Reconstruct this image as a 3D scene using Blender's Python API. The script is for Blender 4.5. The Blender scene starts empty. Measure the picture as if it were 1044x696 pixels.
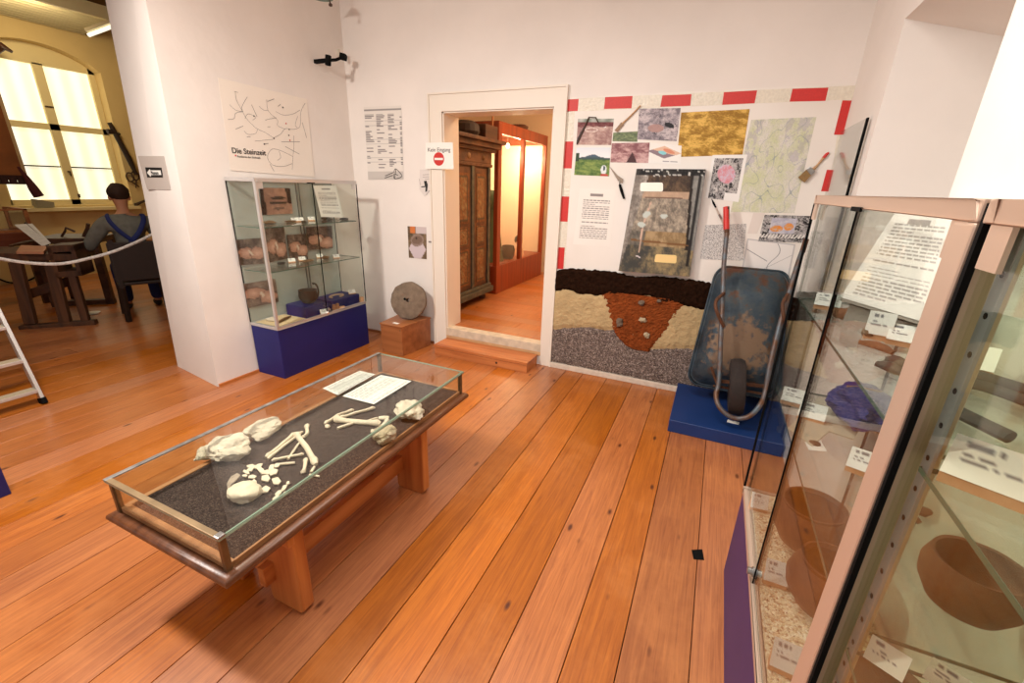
import bpy, bmesh, math, random
from mathutils import Vector, Matrix, noise
SC = bpy.context.scene
COL = SC.collection
rnd = random.Random(7)
PI = math.pi
# ------------------------------------------------------------------ camera calibration
FPX, CXP, CYP, HC = 446.13, 522.0, 348.0, 1.65
YAW, PITCH, ROLL = map(math.radians, (-24.02, 19.51, -1.816))
def cam_rows():
    fwd0 = Vector((math.sin(YAW), math.cos(YAW), 0)); right = Vector((math.cos(YAW), -math.sin(YAW), 0)); up = Vector((0, 0, 1))
    fwd = fwd0*math.cos(PITCH) - up*math.sin(PITCH)
    down = -(up*math.cos(PITCH) + fwd0*math.sin(PITCH))
    c, s = math.cos(ROLL), math.sin(ROLL)
    return right*c + down*s, -right*s + down*c, fwd
RX, RD, RF = cam_rows()
CAM = Vector((0, 0, HC))
def ray(x, y): return RX*((x-CXP)/FPX) + RD*((y-CYP)/FPX) + RF
def PZ(x, y, z=0.0): d = ray(x, y); return CAM + d*((z-HC)/d.z)
def PY(x, y, Y): d = ray(x, y); return CAM + d*(Y/d.y)
def PX(x, y, X): d = ray(x, y); return CAM + d*(X/d.x)
def PP(x, y, P, N): d = ray(x, y); return CAM + d*((Vector(P)-CAM).dot(Vector(N))/d.dot(Vector(N)))
W = 3.787      # back wall
LW = -3.57     # left wall
RW = 0.65      # right wall
# ------------------------------------------------------------------ materials
def lin(c): return tuple((v/12.92 if v <= .04045 else ((v+.055)/1.055)**2.4) for v in c)
def rgb(r, g, b): return lin((r/255, g/255, b/255))
MATS = {}
def nodes(name):
    m = bpy.data.materials.new(name); m.use_nodes = True
    nt = m.node_tree; b = nt.nodes['Principled BSDF']; MATS[name] = m
    return m, nt, b
def mat(name, col, rough=.6, metal=0, var=0.0, scale=20, bump=0, bscale=60, stretch=None, col2=None, spec=.5, coat=0):
    """plain or mottled principled material: col mixed with col2 by noise"""
    if name in MATS: return MATS[name]
    m, nt, b = nodes(name)
    b.inputs['Roughness'].default_value = rough; b.inputs['Metallic'].default_value = metal
    b.inputs['Specular IOR Level'].default_value = spec
    b.inputs['Coat Weight'].default_value = coat; b.inputs['Coat Roughness'].default_value = .15
    c1 = rgb(*col)
    b.inputs['Base Color'].default_value = (*c1, 1)
    tc = nt.nodes.new('ShaderNodeTexCoord'); mp = nt.nodes.new('ShaderNodeMapping'); nt.links.new(tc.outputs['Object'], mp.inputs[0])
    if stretch: mp.inputs['Scale'].default_value = stretch
    if var or col2:
        c2 = rgb(*col2) if col2 else tuple(v*(1-var) for v in c1)
        n = nt.nodes.new('ShaderNodeTexNoise'); n.inputs['Scale'].default_value = scale; n.inputs['Detail'].default_value = 6
        r = nt.nodes.new('ShaderNodeValToRGB'); r.color_ramp.elements[0].position = .35; r.color_ramp.elements[1].position = .65
        r.color_ramp.elements[0].color = (*c1, 1); r.color_ramp.elements[1].color = (*c2, 1)
        nt.links.new(mp.outputs[0], n.inputs['Vector']); nt.links.new(n.outputs[0], r.inputs[0]); nt.links.new(r.outputs[0], b.inputs['Base Color'])
    if bump:
        n2 = nt.nodes.new('ShaderNodeTexNoise'); n2.inputs['Scale'].default_value = bscale; n2.inputs['Detail'].default_value = 4
        bp = nt.nodes.new('ShaderNodeBump'); bp.inputs['Strength'].default_value = bump; bp.inputs['Distance'].default_value = .01
        nt.links.new(mp.outputs[0], n2.inputs['Vector']); nt.links.new(n2.outputs[0], bp.inputs['Height']); nt.links.new(bp.outputs[0], b.inputs['Normal'])
    return m
def emit(name, col, s):
    m, nt, b = nodes(name)
    b.inputs['Base Color'].default_value = (*rgb(*col), 1)
    b.inputs['Emission Color'].default_value = (*rgb(*col), 1); b.inputs['Emission Strength'].default_value = s
    return m
def glass(name, tint=(250, 252, 250), haze=.0, refl=1.0):
    m, nt, b = nodes(name); nt.nodes.remove(b)
    out = nt.nodes['Material Output']
    t = nt.nodes.new('ShaderNodeBsdfTransparent'); t.inputs[0].default_value = (*rgb(*tint), 1)
    g = nt.nodes.new('ShaderNodeBsdfGlossy'); g.inputs['Roughness'].default_value = .02
    lwn = nt.nodes.new('ShaderNodeLayerWeight'); lwn.inputs['Blend'].default_value = .5
    f = nt.nodes.new('ShaderNodeMath'); f.operation = 'POWER'; f.inputs[1].default_value = 4.5; nt.links.new(lwn.outputs['Facing'], f.inputs[0])
    mul = nt.nodes.new('ShaderNodeMath'); mul.operation = 'MULTIPLY_ADD'; mul.inputs[1].default_value = .9*min(refl, 1.05); mul.inputs[2].default_value = .024*refl
    mx = nt.nodes.new('ShaderNodeMixShader')
    nt.links.new(f.outputs[0], mul.inputs[0]); nt.links.new(mul.outputs[0], mx.inputs[0]); nt.links.new(t.outputs[0], mx.inputs[1]); nt.links.new(g.outputs[0], mx.inputs[2])
    last = mx
    if haze:
        d = nt.nodes.new('ShaderNodeBsdfDiffuse'); d.inputs[0].default_value = (.7, .72, .7, 1)
        m2 = nt.nodes.new('ShaderNodeMixShader'); m2.inputs[0].default_value = haze
        nt.links.new(mx.outputs[0], m2.inputs[1]); nt.links.new(d.outputs[0], m2.inputs[2]); last = m2
    nt.links.new(last.outputs[0], out.inputs[0])
    return m
def granular(name, cols, scale=300, bump=.6, rough=.9):
    """grains: voronoi cells with random colours"""
    m, nt, b = nodes(name); b.inputs['Roughness'].default_value = rough; b.inputs['Specular IOR Level'].default_value = .2
    tc = nt.nodes.new('ShaderNodeTexCoord'); v = nt.nodes.new('ShaderNodeTexVoronoi'); v.inputs['Scale'].default_value = scale
    sx = nt.nodes.new('ShaderNodeSeparateColor'); r = nt.nodes.new('ShaderNodeValToRGB'); r.color_ramp.interpolation = 'LINEAR'
    nt.links.new(tc.outputs['Object'], v.inputs['Vector']); nt.links.new(v.outputs['Color'], sx.inputs[0]); nt.links.new(sx.outputs[0], r.inputs[0])
    els = r.color_ramp.elements
    while len(els) < len(cols): els.new(.5)
    for i, c in enumerate(cols): els[i].position = i/(len(cols)-1); els[i].color = (*rgb(*c), 1)
    bp = nt.nodes.new('ShaderNodeBump'); bp.inputs['Strength'].default_value = bump; bp.inputs['Distance'].default_value = .004; bp.invert = True
    nt.links.new(v.outputs['Distance'], bp.inputs['Height']); nt.links.new(bp.outputs[0], b.inputs['Normal']); nt.links.new(r.outputs[0], b.inputs['Base Color'])
    return m
def wood(name, c1, c2, axis='Y', scale=14, rough=.45, stretch=.06, coat=0, bump=.1):
    if name in MATS: return MATS[name]
    s = [1, 1, 1]; s['XYZ'.index(axis)] = stretch
    return mat(name, c1, rough, 0, 0, scale, bump, scale*4, tuple(s), c2, coat=coat)
def floor_mat(name, base, dark, rough, coat=.3):
    m, nt, b = nodes(name)
    b.inputs['Roughness'].default_value = rough; b.inputs['Coat Weight'].default_value = coat; b.inputs['Coat Roughness'].default_value = .22
    L = nt.links.new
    tc = nt.nodes.new('ShaderNodeTexCoord'); at = nt.nodes.new('ShaderNodeAttribute'); at.attribute_name = 'board'
    mp = nt.nodes.new('ShaderNodeMapping'); mp.inputs['Scale'].default_value = (22, .9, 1)
    add = nt.nodes.new('ShaderNodeVectorMath'); add.operation = 'ADD'
    sc = nt.nodes.new('ShaderNodeVectorMath'); sc.operation = 'SCALE'; sc.inputs['Scale'].default_value = 30
    L(at.outputs['Color'], sc.inputs[0]); L(tc.outputs['Object'], add.inputs[0]); L(sc.outputs[0], add.inputs[1]); L(add.outputs[0], mp.inputs[0])
    n = nt.nodes.new('ShaderNodeTexNoise'); n.inputs['Scale'].default_value = 2.4; n.inputs['Detail'].default_value = 10; n.inputs['Roughness'].default_value = .68; n.inputs['Distortion'].default_value = 1.6
    L(mp.outputs[0], n.inputs['Vector'])
    r = nt.nodes.new('ShaderNodeValToRGB'); e = r.color_ramp.elements; e[0].position = .3; e[1].position = .68
    e[0].color = (*rgb(*dark), 1); e[1].color = (*rgb(*base), 1); L(n.outputs[0], r.inputs[0])
    # large pale wear
    n3 = nt.nodes.new('ShaderNodeTexNoise'); n3.inputs['Scale'].default_value = 1.1; n3.inputs['Detail'].default_value = 6; n3.inputs['Roughness'].default_value = .7; L(tc.outputs['Object'], n3.inputs['Vector'])
    # board tone
    hs = nt.nodes.new('ShaderNodeHueSaturation')
    mr = nt.nodes.new('ShaderNodeMapRange'); mr.inputs['To Min'].default_value = .88; mr.inputs['To Max'].default_value = 1.12
    sp = nt.nodes.new('ShaderNodeSeparateColor'); L(at.outputs['Color'], sp.inputs[0]); L(sp.outputs[0], mr.inputs[0]); L(mr.outputs[0], hs.inputs['Value'])
    mr2 = nt.nodes.new('ShaderNodeMapRange'); mr2.inputs['To Min'].default_value = .9; mr2.inputs['To Max'].default_value = 1.06; L(sp.outputs[1], mr2.inputs[0]); L(mr2.outputs[0], hs.inputs['Saturation'])
    L(r.outputs[0], hs.inputs['Color'])
    # knots
    mpk = nt.nodes.new('ShaderNodeMapping'); mpk.inputs['Scale'].default_value = (7.5, 3.0, 1); L(add.outputs[0], mpk.inputs[0])
    v = nt.nodes.new('ShaderNodeTexVoronoi'); v.inputs['Scale'].default_value = 1; v.inputs['Randomness'].default_value = 1; L(mpk.outputs[0], v.inputs['Vector'])
    rk = nt.nodes.new('ShaderNodeValToRGB'); ek = rk.color_ramp.elements; ek[0].position = .045; ek[1].position = .11; ek[0].color = (0, 0, 0, 1); ek[1].color = (1, 1, 1, 1)
    L(v.outputs['Distance'], rk.inputs[0])
    mk = nt.nodes.new('ShaderNodeMixRGB'); mk.inputs[1].default_value = (*rgb(84, 36, 14), 1); L(rk.outputs[0], mk.inputs[0]); L(hs.outputs[0], mk.inputs[2])
    wr = nt.nodes.new('ShaderNodeMixRGB'); wr.inputs[2].default_value = (*rgb(214, 142, 82), 1)
    mw = nt.nodes.new('ShaderNodeMapRange'); mw.inputs['From Min'].default_value = .5; mw.inputs['From Max'].default_value = .72; mw.inputs['To Max'].default_value = .45; L(n3.outputs[0], mw.inputs[0]); L(mw.outputs[0], wr.inputs[0]); L(mk.outputs[0], wr.inputs[1])
    L(wr.outputs[0], b.inputs['Base Color'])
    bp = nt.nodes.new('ShaderNodeBump'); bp.inputs['Strength'].default_value = .12; bp.inputs['Distance'].default_value = .004; L(n.outputs[0], bp.inputs['Height']); L(bp.outputs[0], b.inputs['Normal'])
    return m
def printed(name='printed_paper', rough=.5):
    m, nt, b = nodes(name); b.inputs['Roughness'].default_value = rough; b.inputs['Specular IOR Level'].default_value = .3
    a = nt.nodes.new('ShaderNodeAttribute'); a.attribute_name = 'Col'; nt.links.new(a.outputs['Color'], b.inputs['Base Color'])
    return m
PRINT = printed()
WALL = mat('white_plaster', (236, 229, 222), .85, var=.05, scale=2.5, bump=.25, bscale=9, spec=.2)
WALL2 = mat('yellow_plaster', (222, 196, 140), .85, var=.08, scale=2, bump=.2, bscale=8, spec=.2)
WALL3 = mat('warm_plaster', (236, 214, 186), .85, var=.04, scale=2, spec=.2)
CEIL = mat('ceiling_paint', (232, 226, 218), .9, spec=.2)
CEIL2 = mat('ceiling_timber', (120, 88, 48), .8, var=.3, scale=3)
ALU = mat('brushed_aluminium', (206, 204, 202), .34, .6, var=.08, scale=8)
PEACH = mat('anodised_frame', (206, 180, 160), .38, .45)
BLACK = mat('black_seal', (14, 14, 14), .8, spec=.1)
BLUE = mat('blue_panel', (15, 20, 98), .55, var=.1, scale=6)
BLUE2 = mat('blue_painted_board', (16, 50, 106), .5, var=.12, scale=5)
PURPLE = mat('violet_panel', (62, 42, 100), .5, var=.1, scale=5)
GLASS = glass('case_glass')
GLASSG = glass('greenish_case_glass', tint=(249, 251, 245))
GLASSH = glass('dusty_glass', haze=.015)
GLASSB = glass('pale_back_glass', tint=(236, 242, 236), haze=.34)
GEDGE = mat('glass_edge_green', (66, 96, 84), .2)
PANE = glass('glass_screen', (248, 249, 248), refl=1.0, haze=.02)
PAPER = mat('white_paper', (240, 238, 230), .7)
GREYP = mat('grey_paper', (198, 194, 188), .7)
INK = mat('black_ink', (26, 24, 24), .7)
INK2 = mat('grey_ink', (120, 112, 110), .7)
RED = mat('red_print', (206, 44, 38), .5, var=.1, scale=80)
PINE = wood('pine_wood', (172, 92, 38), (206, 126, 62), 'Z', 16)
PINEY = wood('pine_wood_long', (172, 94, 40), (208, 130, 66), 'Y', 16)
BOXW = wood('stained_box_wood', (138, 82, 44), (166, 104, 60), 'X', 14)
WALNUT = wood('walnut_moulding', (82, 46, 26), (120, 72, 42), 'Y', 22, .35)
BLOCK = wood('light_wood_block', (214, 160, 116), (232, 186, 146), 'Y', 30, .6)
DARKW = wood('dark_bench_wood', (58, 34, 18), (92, 56, 30), 'Z', 18, .6)
DARKW2 = wood('dark_table_wood', (52, 28, 16), (80, 44, 24), 'Y', 18, .5)
REDW = wood('red_brown_wood', (120, 44, 14), (150, 62, 22), 'Z', 14, .4)
BONE = mat('bone', (232, 214, 186), .7, var=.18, scale=30, bump=.3, bscale=60)
LIME = mat('limestone', (226, 210, 186), .85, var=.28, scale=14, bump=.7, bscale=40)
LIMEG = mat('rough_limestone', (196, 178, 146), .9, var=.4, scale=40, bump=1, bscale=70)
MILLS = mat('millstone_rock', (128, 110, 92), .95, var=.3, scale=18, bump=.9, bscale=50)
CLAY = mat('brown_pottery', (96, 52, 28), .75, var=.35, scale=9, bump=.3, bscale=30)
CLAYD = mat('dark_pottery', (56, 48, 40), .6, var=.3, scale=12)
IRON = mat('rusty_iron', (84, 66, 54), .7, .3, var=.35, scale=25, bump=.5)
STEEL = mat('steel', (170, 168, 165), .3, .9)
FLINT = mat('flint', (128, 96, 66), .5, var=.4, scale=40)
SKIN = mat('skin', (186, 130, 96), .6)
# ------------------------------------------------------------------ mesh builder
ORG = {}
class MB:
    def __init__(s): s.bm = bmesh.new()
    def _f(s, vs):
        try: return s.bm.faces.new(vs)
        except ValueError: return None
    def hexa(s, p):        # 8 corners: bottom 0-3 ccw, top 4-7
        v = [s.bm.verts.new(q) for q in p]
        for f in ((3,2,1,0),(4,5,6,7),(0,1,5,4),(1,2,6,5),(2,3,7,6),(3,0,4,7)): s._f([v[i] for i in f])
        return s
    def box(s, x0, x1, y0, y1, z0, z1):
        return s.hexa([(x0,y0,z0),(x1,y0,z0),(x1,y1,z0),(x0,y1,z0),(x0,y0,z1),(x1,y0,z1),(x1,y1,z1),(x0,y1,z1)])
    def obox(s, c, sz, M=None):
        M = M or Matrix.Identity(3); c = Vector(c); a, b, d = (q/2 for q in sz)
        return s.hexa([c + M@Vector(q) for q in ((-a,-b,-d),(a,-b,-d),(a,b,-d),(-a,b,-d),(-a,-b,d),(a,-b,d),(a,b,d),(-a,b,d))])
    def bar(s, p0, p1, w, h, up=(0,0,1)):
        p0, p1 = Vector(p0), Vector(p1); d = (p1-p0).normalized(); u = Vector(up)
        sd = d.cross(u)
        if sd.length < 1e-4: sd = d.cross(Vector((1,0,0)))
        sd.normalize(); u = sd.cross(d)
        q = []
        for p in (p0, p1):
            q.append([p - sd*w/2 - u*h/2, p + sd*w/2 - u*h/2, p + sd*w/2 + u*h/2, p - sd*w/2 + u*h/2])
        return s.hexa([q[0][0], q[0][1], q[1][1], q[1][0], q[0][3], q[0][2], q[1][2], q[1][3]])
    def tube(s, pts, r, seg=10, closed=False, squash=None):
        pts = [Vector(p) for p in pts]; n = len(pts); rs = r if isinstance(r, (list, tuple)) else [r]*n
        rings = []; nrm = None
        for i, p in enumerate(pts):
            a = pts[i-1] if (i > 0 or closed) else pts[i]; b = pts[(i+1) % n] if (i < n-1 or closed) else pts[i]
            d = (b-a).normalized() if (b-a).length > 1e-9 else Vector((0,0,1))
            if nrm is None: nrm = d.orthogonal().normalized()
            nrm = (nrm - d*nrm.dot(d)); nrm = nrm.normalized() if nrm.length > 1e-6 else d.orthogonal().normalized()
            bn = d.cross(nrm)
            rings.append([s.bm.verts.new(p + (nrm*math.cos(t)+bn*math.sin(t)*(squash or 1))*rs[i]) for t in (2*PI*k/seg for k in range(seg))])
        m = n if closed else n-1
        for i in range(m):
            A, B = rings[i], rings[(i+1) % n]
            for k in range(seg): s._f([A[k], A[(k+1)%seg], B[(k+1)%seg], B[k]])
        if not closed: s._f(rings[0][::-1]); s._f(rings[-1])
        return s
    def cyl(s, p0, p1, r0, r1=None, seg=20): return s.tube([p0, p1], [r0, r1 if r1 is not None else r0], seg)
    def lathe(s, prof, c, M=None, seg=28, close=True):
        M = M or Matrix.Identity(3); c = Vector(c); rings = []
        for r, z in prof: rings.append([s.bm.verts.new(c + M@Vector((r*math.cos(t), r*math.sin(t), z))) for t in (2*PI*k/seg for k in range(seg))])
        for i in range(len(rings)-1):
            A, B = rings[i], rings[i+1]
            for k in range(seg): s._f([A[k], A[(k+1)%seg], B[(k+1)%seg], B[k]])
        if close: s._f(rings[0][::-1]); s._f(rings[-1])
        return s
    def prism(s, poly, vec):
        poly = [Vector(p) for p in poly]; v = Vector(vec)
        a = [s.bm.verts.new(p) for p in poly]; b = [s.bm.verts.new(p+v) for p in poly]; n = len(a)
        s._f(a[::-1]); s._f(b)
        for i in range(n): s._f([a[i], a[(i+1)%n], b[(i+1)%n], b[i]])
        return s
    def rock(s, c, rad, seed=0, amp=.25, sub=3, M=None, flat=None, freq=1.6):
        M = M or Matrix.Identity(3); c = Vector(c)
        t = bmesh.new(); bmesh.ops.create_icosphere(t, subdivisions=sub, radius=1)
        mp = {}
        for v in t.verts:
            p = v.co.copy(); k = 1 + amp*noise.noise(p*freq + Vector((seed*7.3, seed*3.1, 1.7))) + amp*.35*noise.noise(p*freq*3 + Vector((seed, 5, 9)))
            q = Vector((p.x*rad[0]*k, p.y*rad[1]*k, p.z*rad[2]*k))
            if flat is not None and q.z < -flat*rad[2]: q.z = -flat*rad[2]
            mp[v.index] = s.bm.verts.new(c + M@q)
        for f in t.faces: s._f([mp[v.index] for v in f.verts])
        t.free(); return s
    def ribbon(s, pts, w, nrm):
        pts = [Vector(p) for p in pts]; nrm = Vector(nrm)
        prev = None
        for i, p in enumerate(pts):
            a = pts[max(i-1, 0)]; b = pts[min(i+1, len(pts)-1)]; d = (b-a).normalized().cross(nrm).normalized()*w/2
            cur = (s.bm.verts.new(p-d), s.bm.verts.new(p+d))
            if prev: s._f([prev[0], prev[1], cur[1], cur[0]])
            prev = cur
        return s
    def bevel(s, w=.004, seg=2, ang=35):
        bmesh.ops.remove_doubles(s.bm, verts=s.bm.verts, dist=1e-6)
        es = [e for e in s.bm.edges if len(e.link_faces) == 2 and e.calc_face_angle(0) > math.radians(ang)]
        bmesh.ops.bevel(s.bm, geom=es, offset=w, segments=seg, affect='EDGES', profile=.6, clamp_overlap=True)
        return s
    def build(s, name, m, parent=None, smooth=False, org=None):
        bmesh.ops.recalc_face_normals(s.bm, faces=s.bm.faces)
        me = bpy.data.meshes.new(name)
        if parent is not None: o0 = ORG[parent.name]
        elif org is not None: o0 = Vector(org)
        else:
            xs = [v.co for v in s.bm.verts]
            o0 = Vector(((min(v.x for v in xs)+max(v.x for v in xs))/2, (min(v.y for v in xs)+max(v.y for v in xs))/2, min(v.z for v in xs)))
        bmesh.ops.translate(s.bm, verts=s.bm.verts, vec=-o0)
        s.bm.to_mesh(me); s.bm.free()
        for mm in (m if isinstance(m, (list, tuple)) else [m]): me.materials.append(mm)
        if smooth:
            for p in me.polygons: p.use_smooth = True
            try: me.set_sharp_from_angle(angle=math.radians(40))
            except Exception: pass
        o = bpy.data.objects.new(name, me); COL.objects.link(o)
        if parent is not None: o.parent = parent
        else: o.location = o0
        ORG[o.name] = o0.copy()
        return o
def thing(name, label, cat, loc, group=None):
    o = bpy.data.objects.new(name, None); COL.objects.link(o); o.location = loc; o.empty_display_size = .05
    o['label'] = label; o['category'] = cat
    if group: o['group'] = group
    ORG[o.name] = Vector(loc); return o
def tag(o, label, cat, group=None, kind=None):
    o['label'] = label; o['category'] = cat
    if group: o['group'] = group
    if kind: o['kind'] = kind
    return o
def struct(name, mb, m, **k):
    o = mb.build(name, m, org=(0, 0, 0), **k); o['kind'] = 'structure'; return o
def plab(o, l): o['label'] = l; return o
def copy_tree(o, delta, label=None):
    c = o.copy(); COL.objects.link(c); c.location = o.location + Vector(delta); ORG[c.name] = ORG[o.name] + Vector(delta)
    if label: c['label'] = label
    for ch in list(o.children):
        k = ch.copy(); COL.objects.link(k); k.parent = c
        for g in list(ch.children):
            h = g.copy(); COL.objects.link(h); h.parent = k
    return c
# ------------------------------------------------------------------ printed sheets
def sheet(name, q, fn, nx=24, ny=24, t=.0015, parent=None, bow=0, matl=None):
    """q: TL,TR,BR,BL seen from the front; fn(u,v) gives sRGB 0..1, v down"""
    TL, TR, BR, BL = (Vector(p) for p in q); n = (BL-TL).cross(TR-TL).normalized()    # points to the viewer
    if n.dot(CAM-TL) < 0: n = -n
    bm = bmesh.new(); g = []; cols = []
    for j in range(ny+1):
        row = []; v = j/ny
        for i in range(nx+1):
            u = i/nx; p = (TL*(1-u)+TR*u)*(1-v)+(BL*(1-u)+BR*u)*v
            p = p + n*(t + bow*math.sin(PI*v))
            row.append(bm.verts.new(p)); cols.append(fn(u, v))
        g.append(row)
    for j in range(ny):
        for i in range(nx): bm.faces.new([g[j][i], g[j+1][i], g[j+1][i+1], g[j][i+1]])
    rim = [g[0][i] for i in range(nx+1)] + [g[j][nx] for j in range(1, ny+1)] + [g[ny][i] for i in range(nx-1, -1, -1)] + [g[j][0] for j in range(ny-1, 0, -1)]
    idx = {v: k for k, v in enumerate([x for r in g for x in r])}
    back = [bm.verts.new(v.co - n*t) for v in rim]
    for k, v in enumerate(rim): cols.append(cols[idx[v]])
    m = len(rim)
    for k in range(m): bm.faces.new([rim[k], rim[(k+1)%m], back[(k+1)%m], back[k]])
    if bow == 0: bm.faces.new(back[::-1])
    bm.normal_update()
    me = bpy.data.meshes.new(name)
    o0 = ORG[parent.name] if parent is not None else (TL+TR+BR+BL)/4
    bmesh.ops.translate(bm, verts=bm.verts, vec=-o0); bm.to_mesh(me); bm.free()
    a = me.color_attributes.new('Col', 'FLOAT_COLOR', 'POINT')
    for k, c in enumerate(cols): a.data[k].color = (*lin(tuple(max(0, min(1, x)) for x in c[:3])), 1)
    me.materials.append(matl or PRINT)
    o = bpy.data.objects.new(name, me); COL.objects.link(o)
    if parent is not None: o.parent = parent
    else: o.location = o0
    ORG[o.name] = o0.copy(); return o
def C(r, g, b): return (r/255, g/255, b/255)
def mixc(a, b, t): t = max(0, min(1, t)); return tuple(x*(1-t)+y*t for x, y in zip(a, b))
def nz(u, v, s, sd=0): return noise.noise(Vector((u*s, v*s, sd*3.77)))
def fbm(u, v, s, sd=0): return .7*nz(u, v, s, sd) + .5*nz(u, v, s*2.1, sd+1) + .42*nz(u, v, s*4.3, sd+2) + .36*nz(u, v, s*9, sd+3) + .25*nz(u, v, s*17, sd+4)
def h2(i, j): return (math.sin(i*127.1+j*311.7)*43758.5453) % 1
def ell(u, v, cu, cv, a, b, rot=0):
    x, y = u-cu, v-cv; c, s = math.cos(rot), math.sin(rot); return ((x*c+y*s)/a)**2 + ((-x*s+y*c)/b)**2 < 1
def textfn(lines=14, top=.2, bot=.9, left=.1, right=.9, title=True, paper=C(240, 238, 230), ink=C(140, 136, 134), words=8):
    def f(u, v):
        if title and .08 < v < .13 and .32 < u < .68: return mixc(paper, ink, .8)
        if top < v < bot and left < u < right:
            t = (v-top)/(bot-top)*lines; i = int(t); fr = t-i
            wd = (u-left)*words*(1+.3*h2(i, 5)) + h2(i, 1)*3
            if .3 < fr < .75 and h2(i, 9) > .08 and (wd % 1) > .16 and not (h2(i, 3) > .75 and u > left+(right-left)*(.4+.5*h2(i, 4))): return mixc(paper, ink, .75)
        return paper
    return f
def onwall(pts, d=.004): return [PY(x, y, W-d) for x, y in pts]
def text(s, size, org, xd, yd, m, parent, name='lettering', bold=0, align='LEFT', shear=0):
    cu = bpy.data.curves.new('t', 'FONT'); cu.body = s; cu.size = size; cu.extrude = .0006; cu.offset = bold; cu.align_x = align; cu.shear = shear
    ob = bpy.data.objects.new('t', cu); COL.objects.link(ob)
    dg = bpy.context.evaluated_depsgraph_get(); me = bpy.data.meshes.new_from_object(ob.evaluated_get(dg)); me.name = name
    bpy.data.objects.remove(ob); bpy.data.curves.remove(cu)
    X = Vector(xd).normalized(); Yv = Vector(yd).normalized(); Z = X.cross(Yv); o0 = ORG[parent.name]
    for v in me.vertices: v.co = Vector(org) - o0 + X*v.co.x + Yv*v.co.y + Z*v.co.z
    me.materials.clear(); me.materials.append(m)
    o = bpy.data.objects.new(name, me); COL.objects.link(o); o.parent = parent; ORG[o.name] = o0.copy(); return o
def rotz(a): return Matrix.Rotation(a, 3, 'Z')
exec_order = []
# ================================================================== ROOM
def floor_boards(name, xs, y0, y1, z, m, along='Y', joints=0):
    bm = bmesh.new(); cols = []
    def slab(a0, a1, b0, b1, c):
        g = .0016
        a0 += g; a1 -= g; b0 += g; b1 -= g
        if along == 'Y': P = [(a0,b0),(a1,b0),(a1,b1),(a0,b1)]
        else: P = [(b0,a0),(b1,a0),(b1,a1),(b0,a1)]
        e = .0012
        top = [bm.verts.new((x + (e if i in (0,3) else -e), y + (e if i in (0,1) else -e), z)) for i, (x, y) in enumerate(sorted_ccw(P))]
        mid = [bm.verts.new((x, y, z-.002)) for x, y in sorted_ccw(P)]; bot = [bm.verts.new((x, y, z-.02)) for x, y in sorted_ccw(P)]
        bm.faces.new(top)
        for A, B in ((top, mid), (mid, bot)):
            for i in range(4): bm.faces.new([A[i], B[i], B[(i+1)%4], A[(i+1)%4]])
        cols.extend([c]*12)
    def sorted_ccw(P):
        xs_ = sorted({p[0] for p in P}); ys_ = sorted({p[1] for p in P}); return [(xs_[0],ys_[0]),(xs_[1],ys_[0]),(xs_[1],ys_[1]),(xs_[0],ys_[1])]
    r = random.Random(11)
    for i in range(len(xs)-1):
        cuts = [y0] + sorted(y0 + (y1-y0)*r.random() for _ in range(joints)) + [y1]
        for k in range(len(cuts)-1): slab(xs[i], xs[i+1], cuts[k], cuts[k+1], (r.random(), r.random(), r.random(), 1))
    X0, X1 = xs[0], xs[-1]
    Q = [(X0,y0),(X1,y0),(X1,y1),(X0,y1)] if along == 'Y' else [(y0,X0),(y1,X0),(y1,X1),(y0,X1)]
    f = bm.faces.new([bm.verts.new((x, y, z-.018)) for x, y in Q]); f.material_index = 1; cols.extend([(0,0,0,1)]*4)
    me = bpy.data.meshes.new(name); bm.to_mesh(me); bm.free()
    a = me.color_attributes.new('board', 'FLOAT_COLOR', 'POINT')
    for k, c in enumerate(cols): a.data[k].color = c
    me.materials.append(m); me.materials.append(mat('floor_gap', (30, 16, 8), .9))
    o = bpy.data.objects.new(name, me); COL.objects.link(o); o['kind'] = 'structure'; ORG[o.name] = Vector((0,0,0)); return o
FLOOR = floor_mat('pine_floor', (190, 112, 47), (142, 74, 28), .38, .35)
FLOOR2 = floor_mat('pine_floor_back_room', (190, 112, 46), (156, 84, 32), .35, .3)
seams = [-.926, -.70, -.468, -.25, -.068, .174, .40, .66]
left = [-.926]
for w in (.17, .22, .2, .19, .215, .2, .225, .19, .2, .21, .18, .22, .2, .19, .21, .2): left.append(left[-1]-w)
floor_boards('floor', left[::-1] + seams[1:], -3.2, W, 0, FLOOR, joints=0)
xl = [left[-1]]
while xl[-1] > -9.7: xl.append(xl[-1] - (.19 + .04*h2(len(xl), 2)))
floor_boards('floor', xl[::-1], -1.6, 6.2, 0, FLOOR, joints=1)
ys = [3.66 + .35]
ys = [W + .0 + .19*i for i in range(22)]
floor_boards('floor', ys, -4.6, -.6, .2, FLOOR2, along='X', joints=1)

# back wall with the raised doorway
DX0, DX1, DZ0, DZ1 = -2.455, -1.372, .195, 2.272
WT = .26
mb = MB()
mb.box(LW-.8, DX0, W, W+WT, 0, 3.6); mb.box(DX1, 1.6, W, W+WT, 0, 3.6); mb.box(DX0, DX1, W, W+WT, DZ1, 3.6); mb.box(DX0, DX1, W, W+.04, 0, DZ0-.004)
struct('wall_back', mb, WALL)
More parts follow.
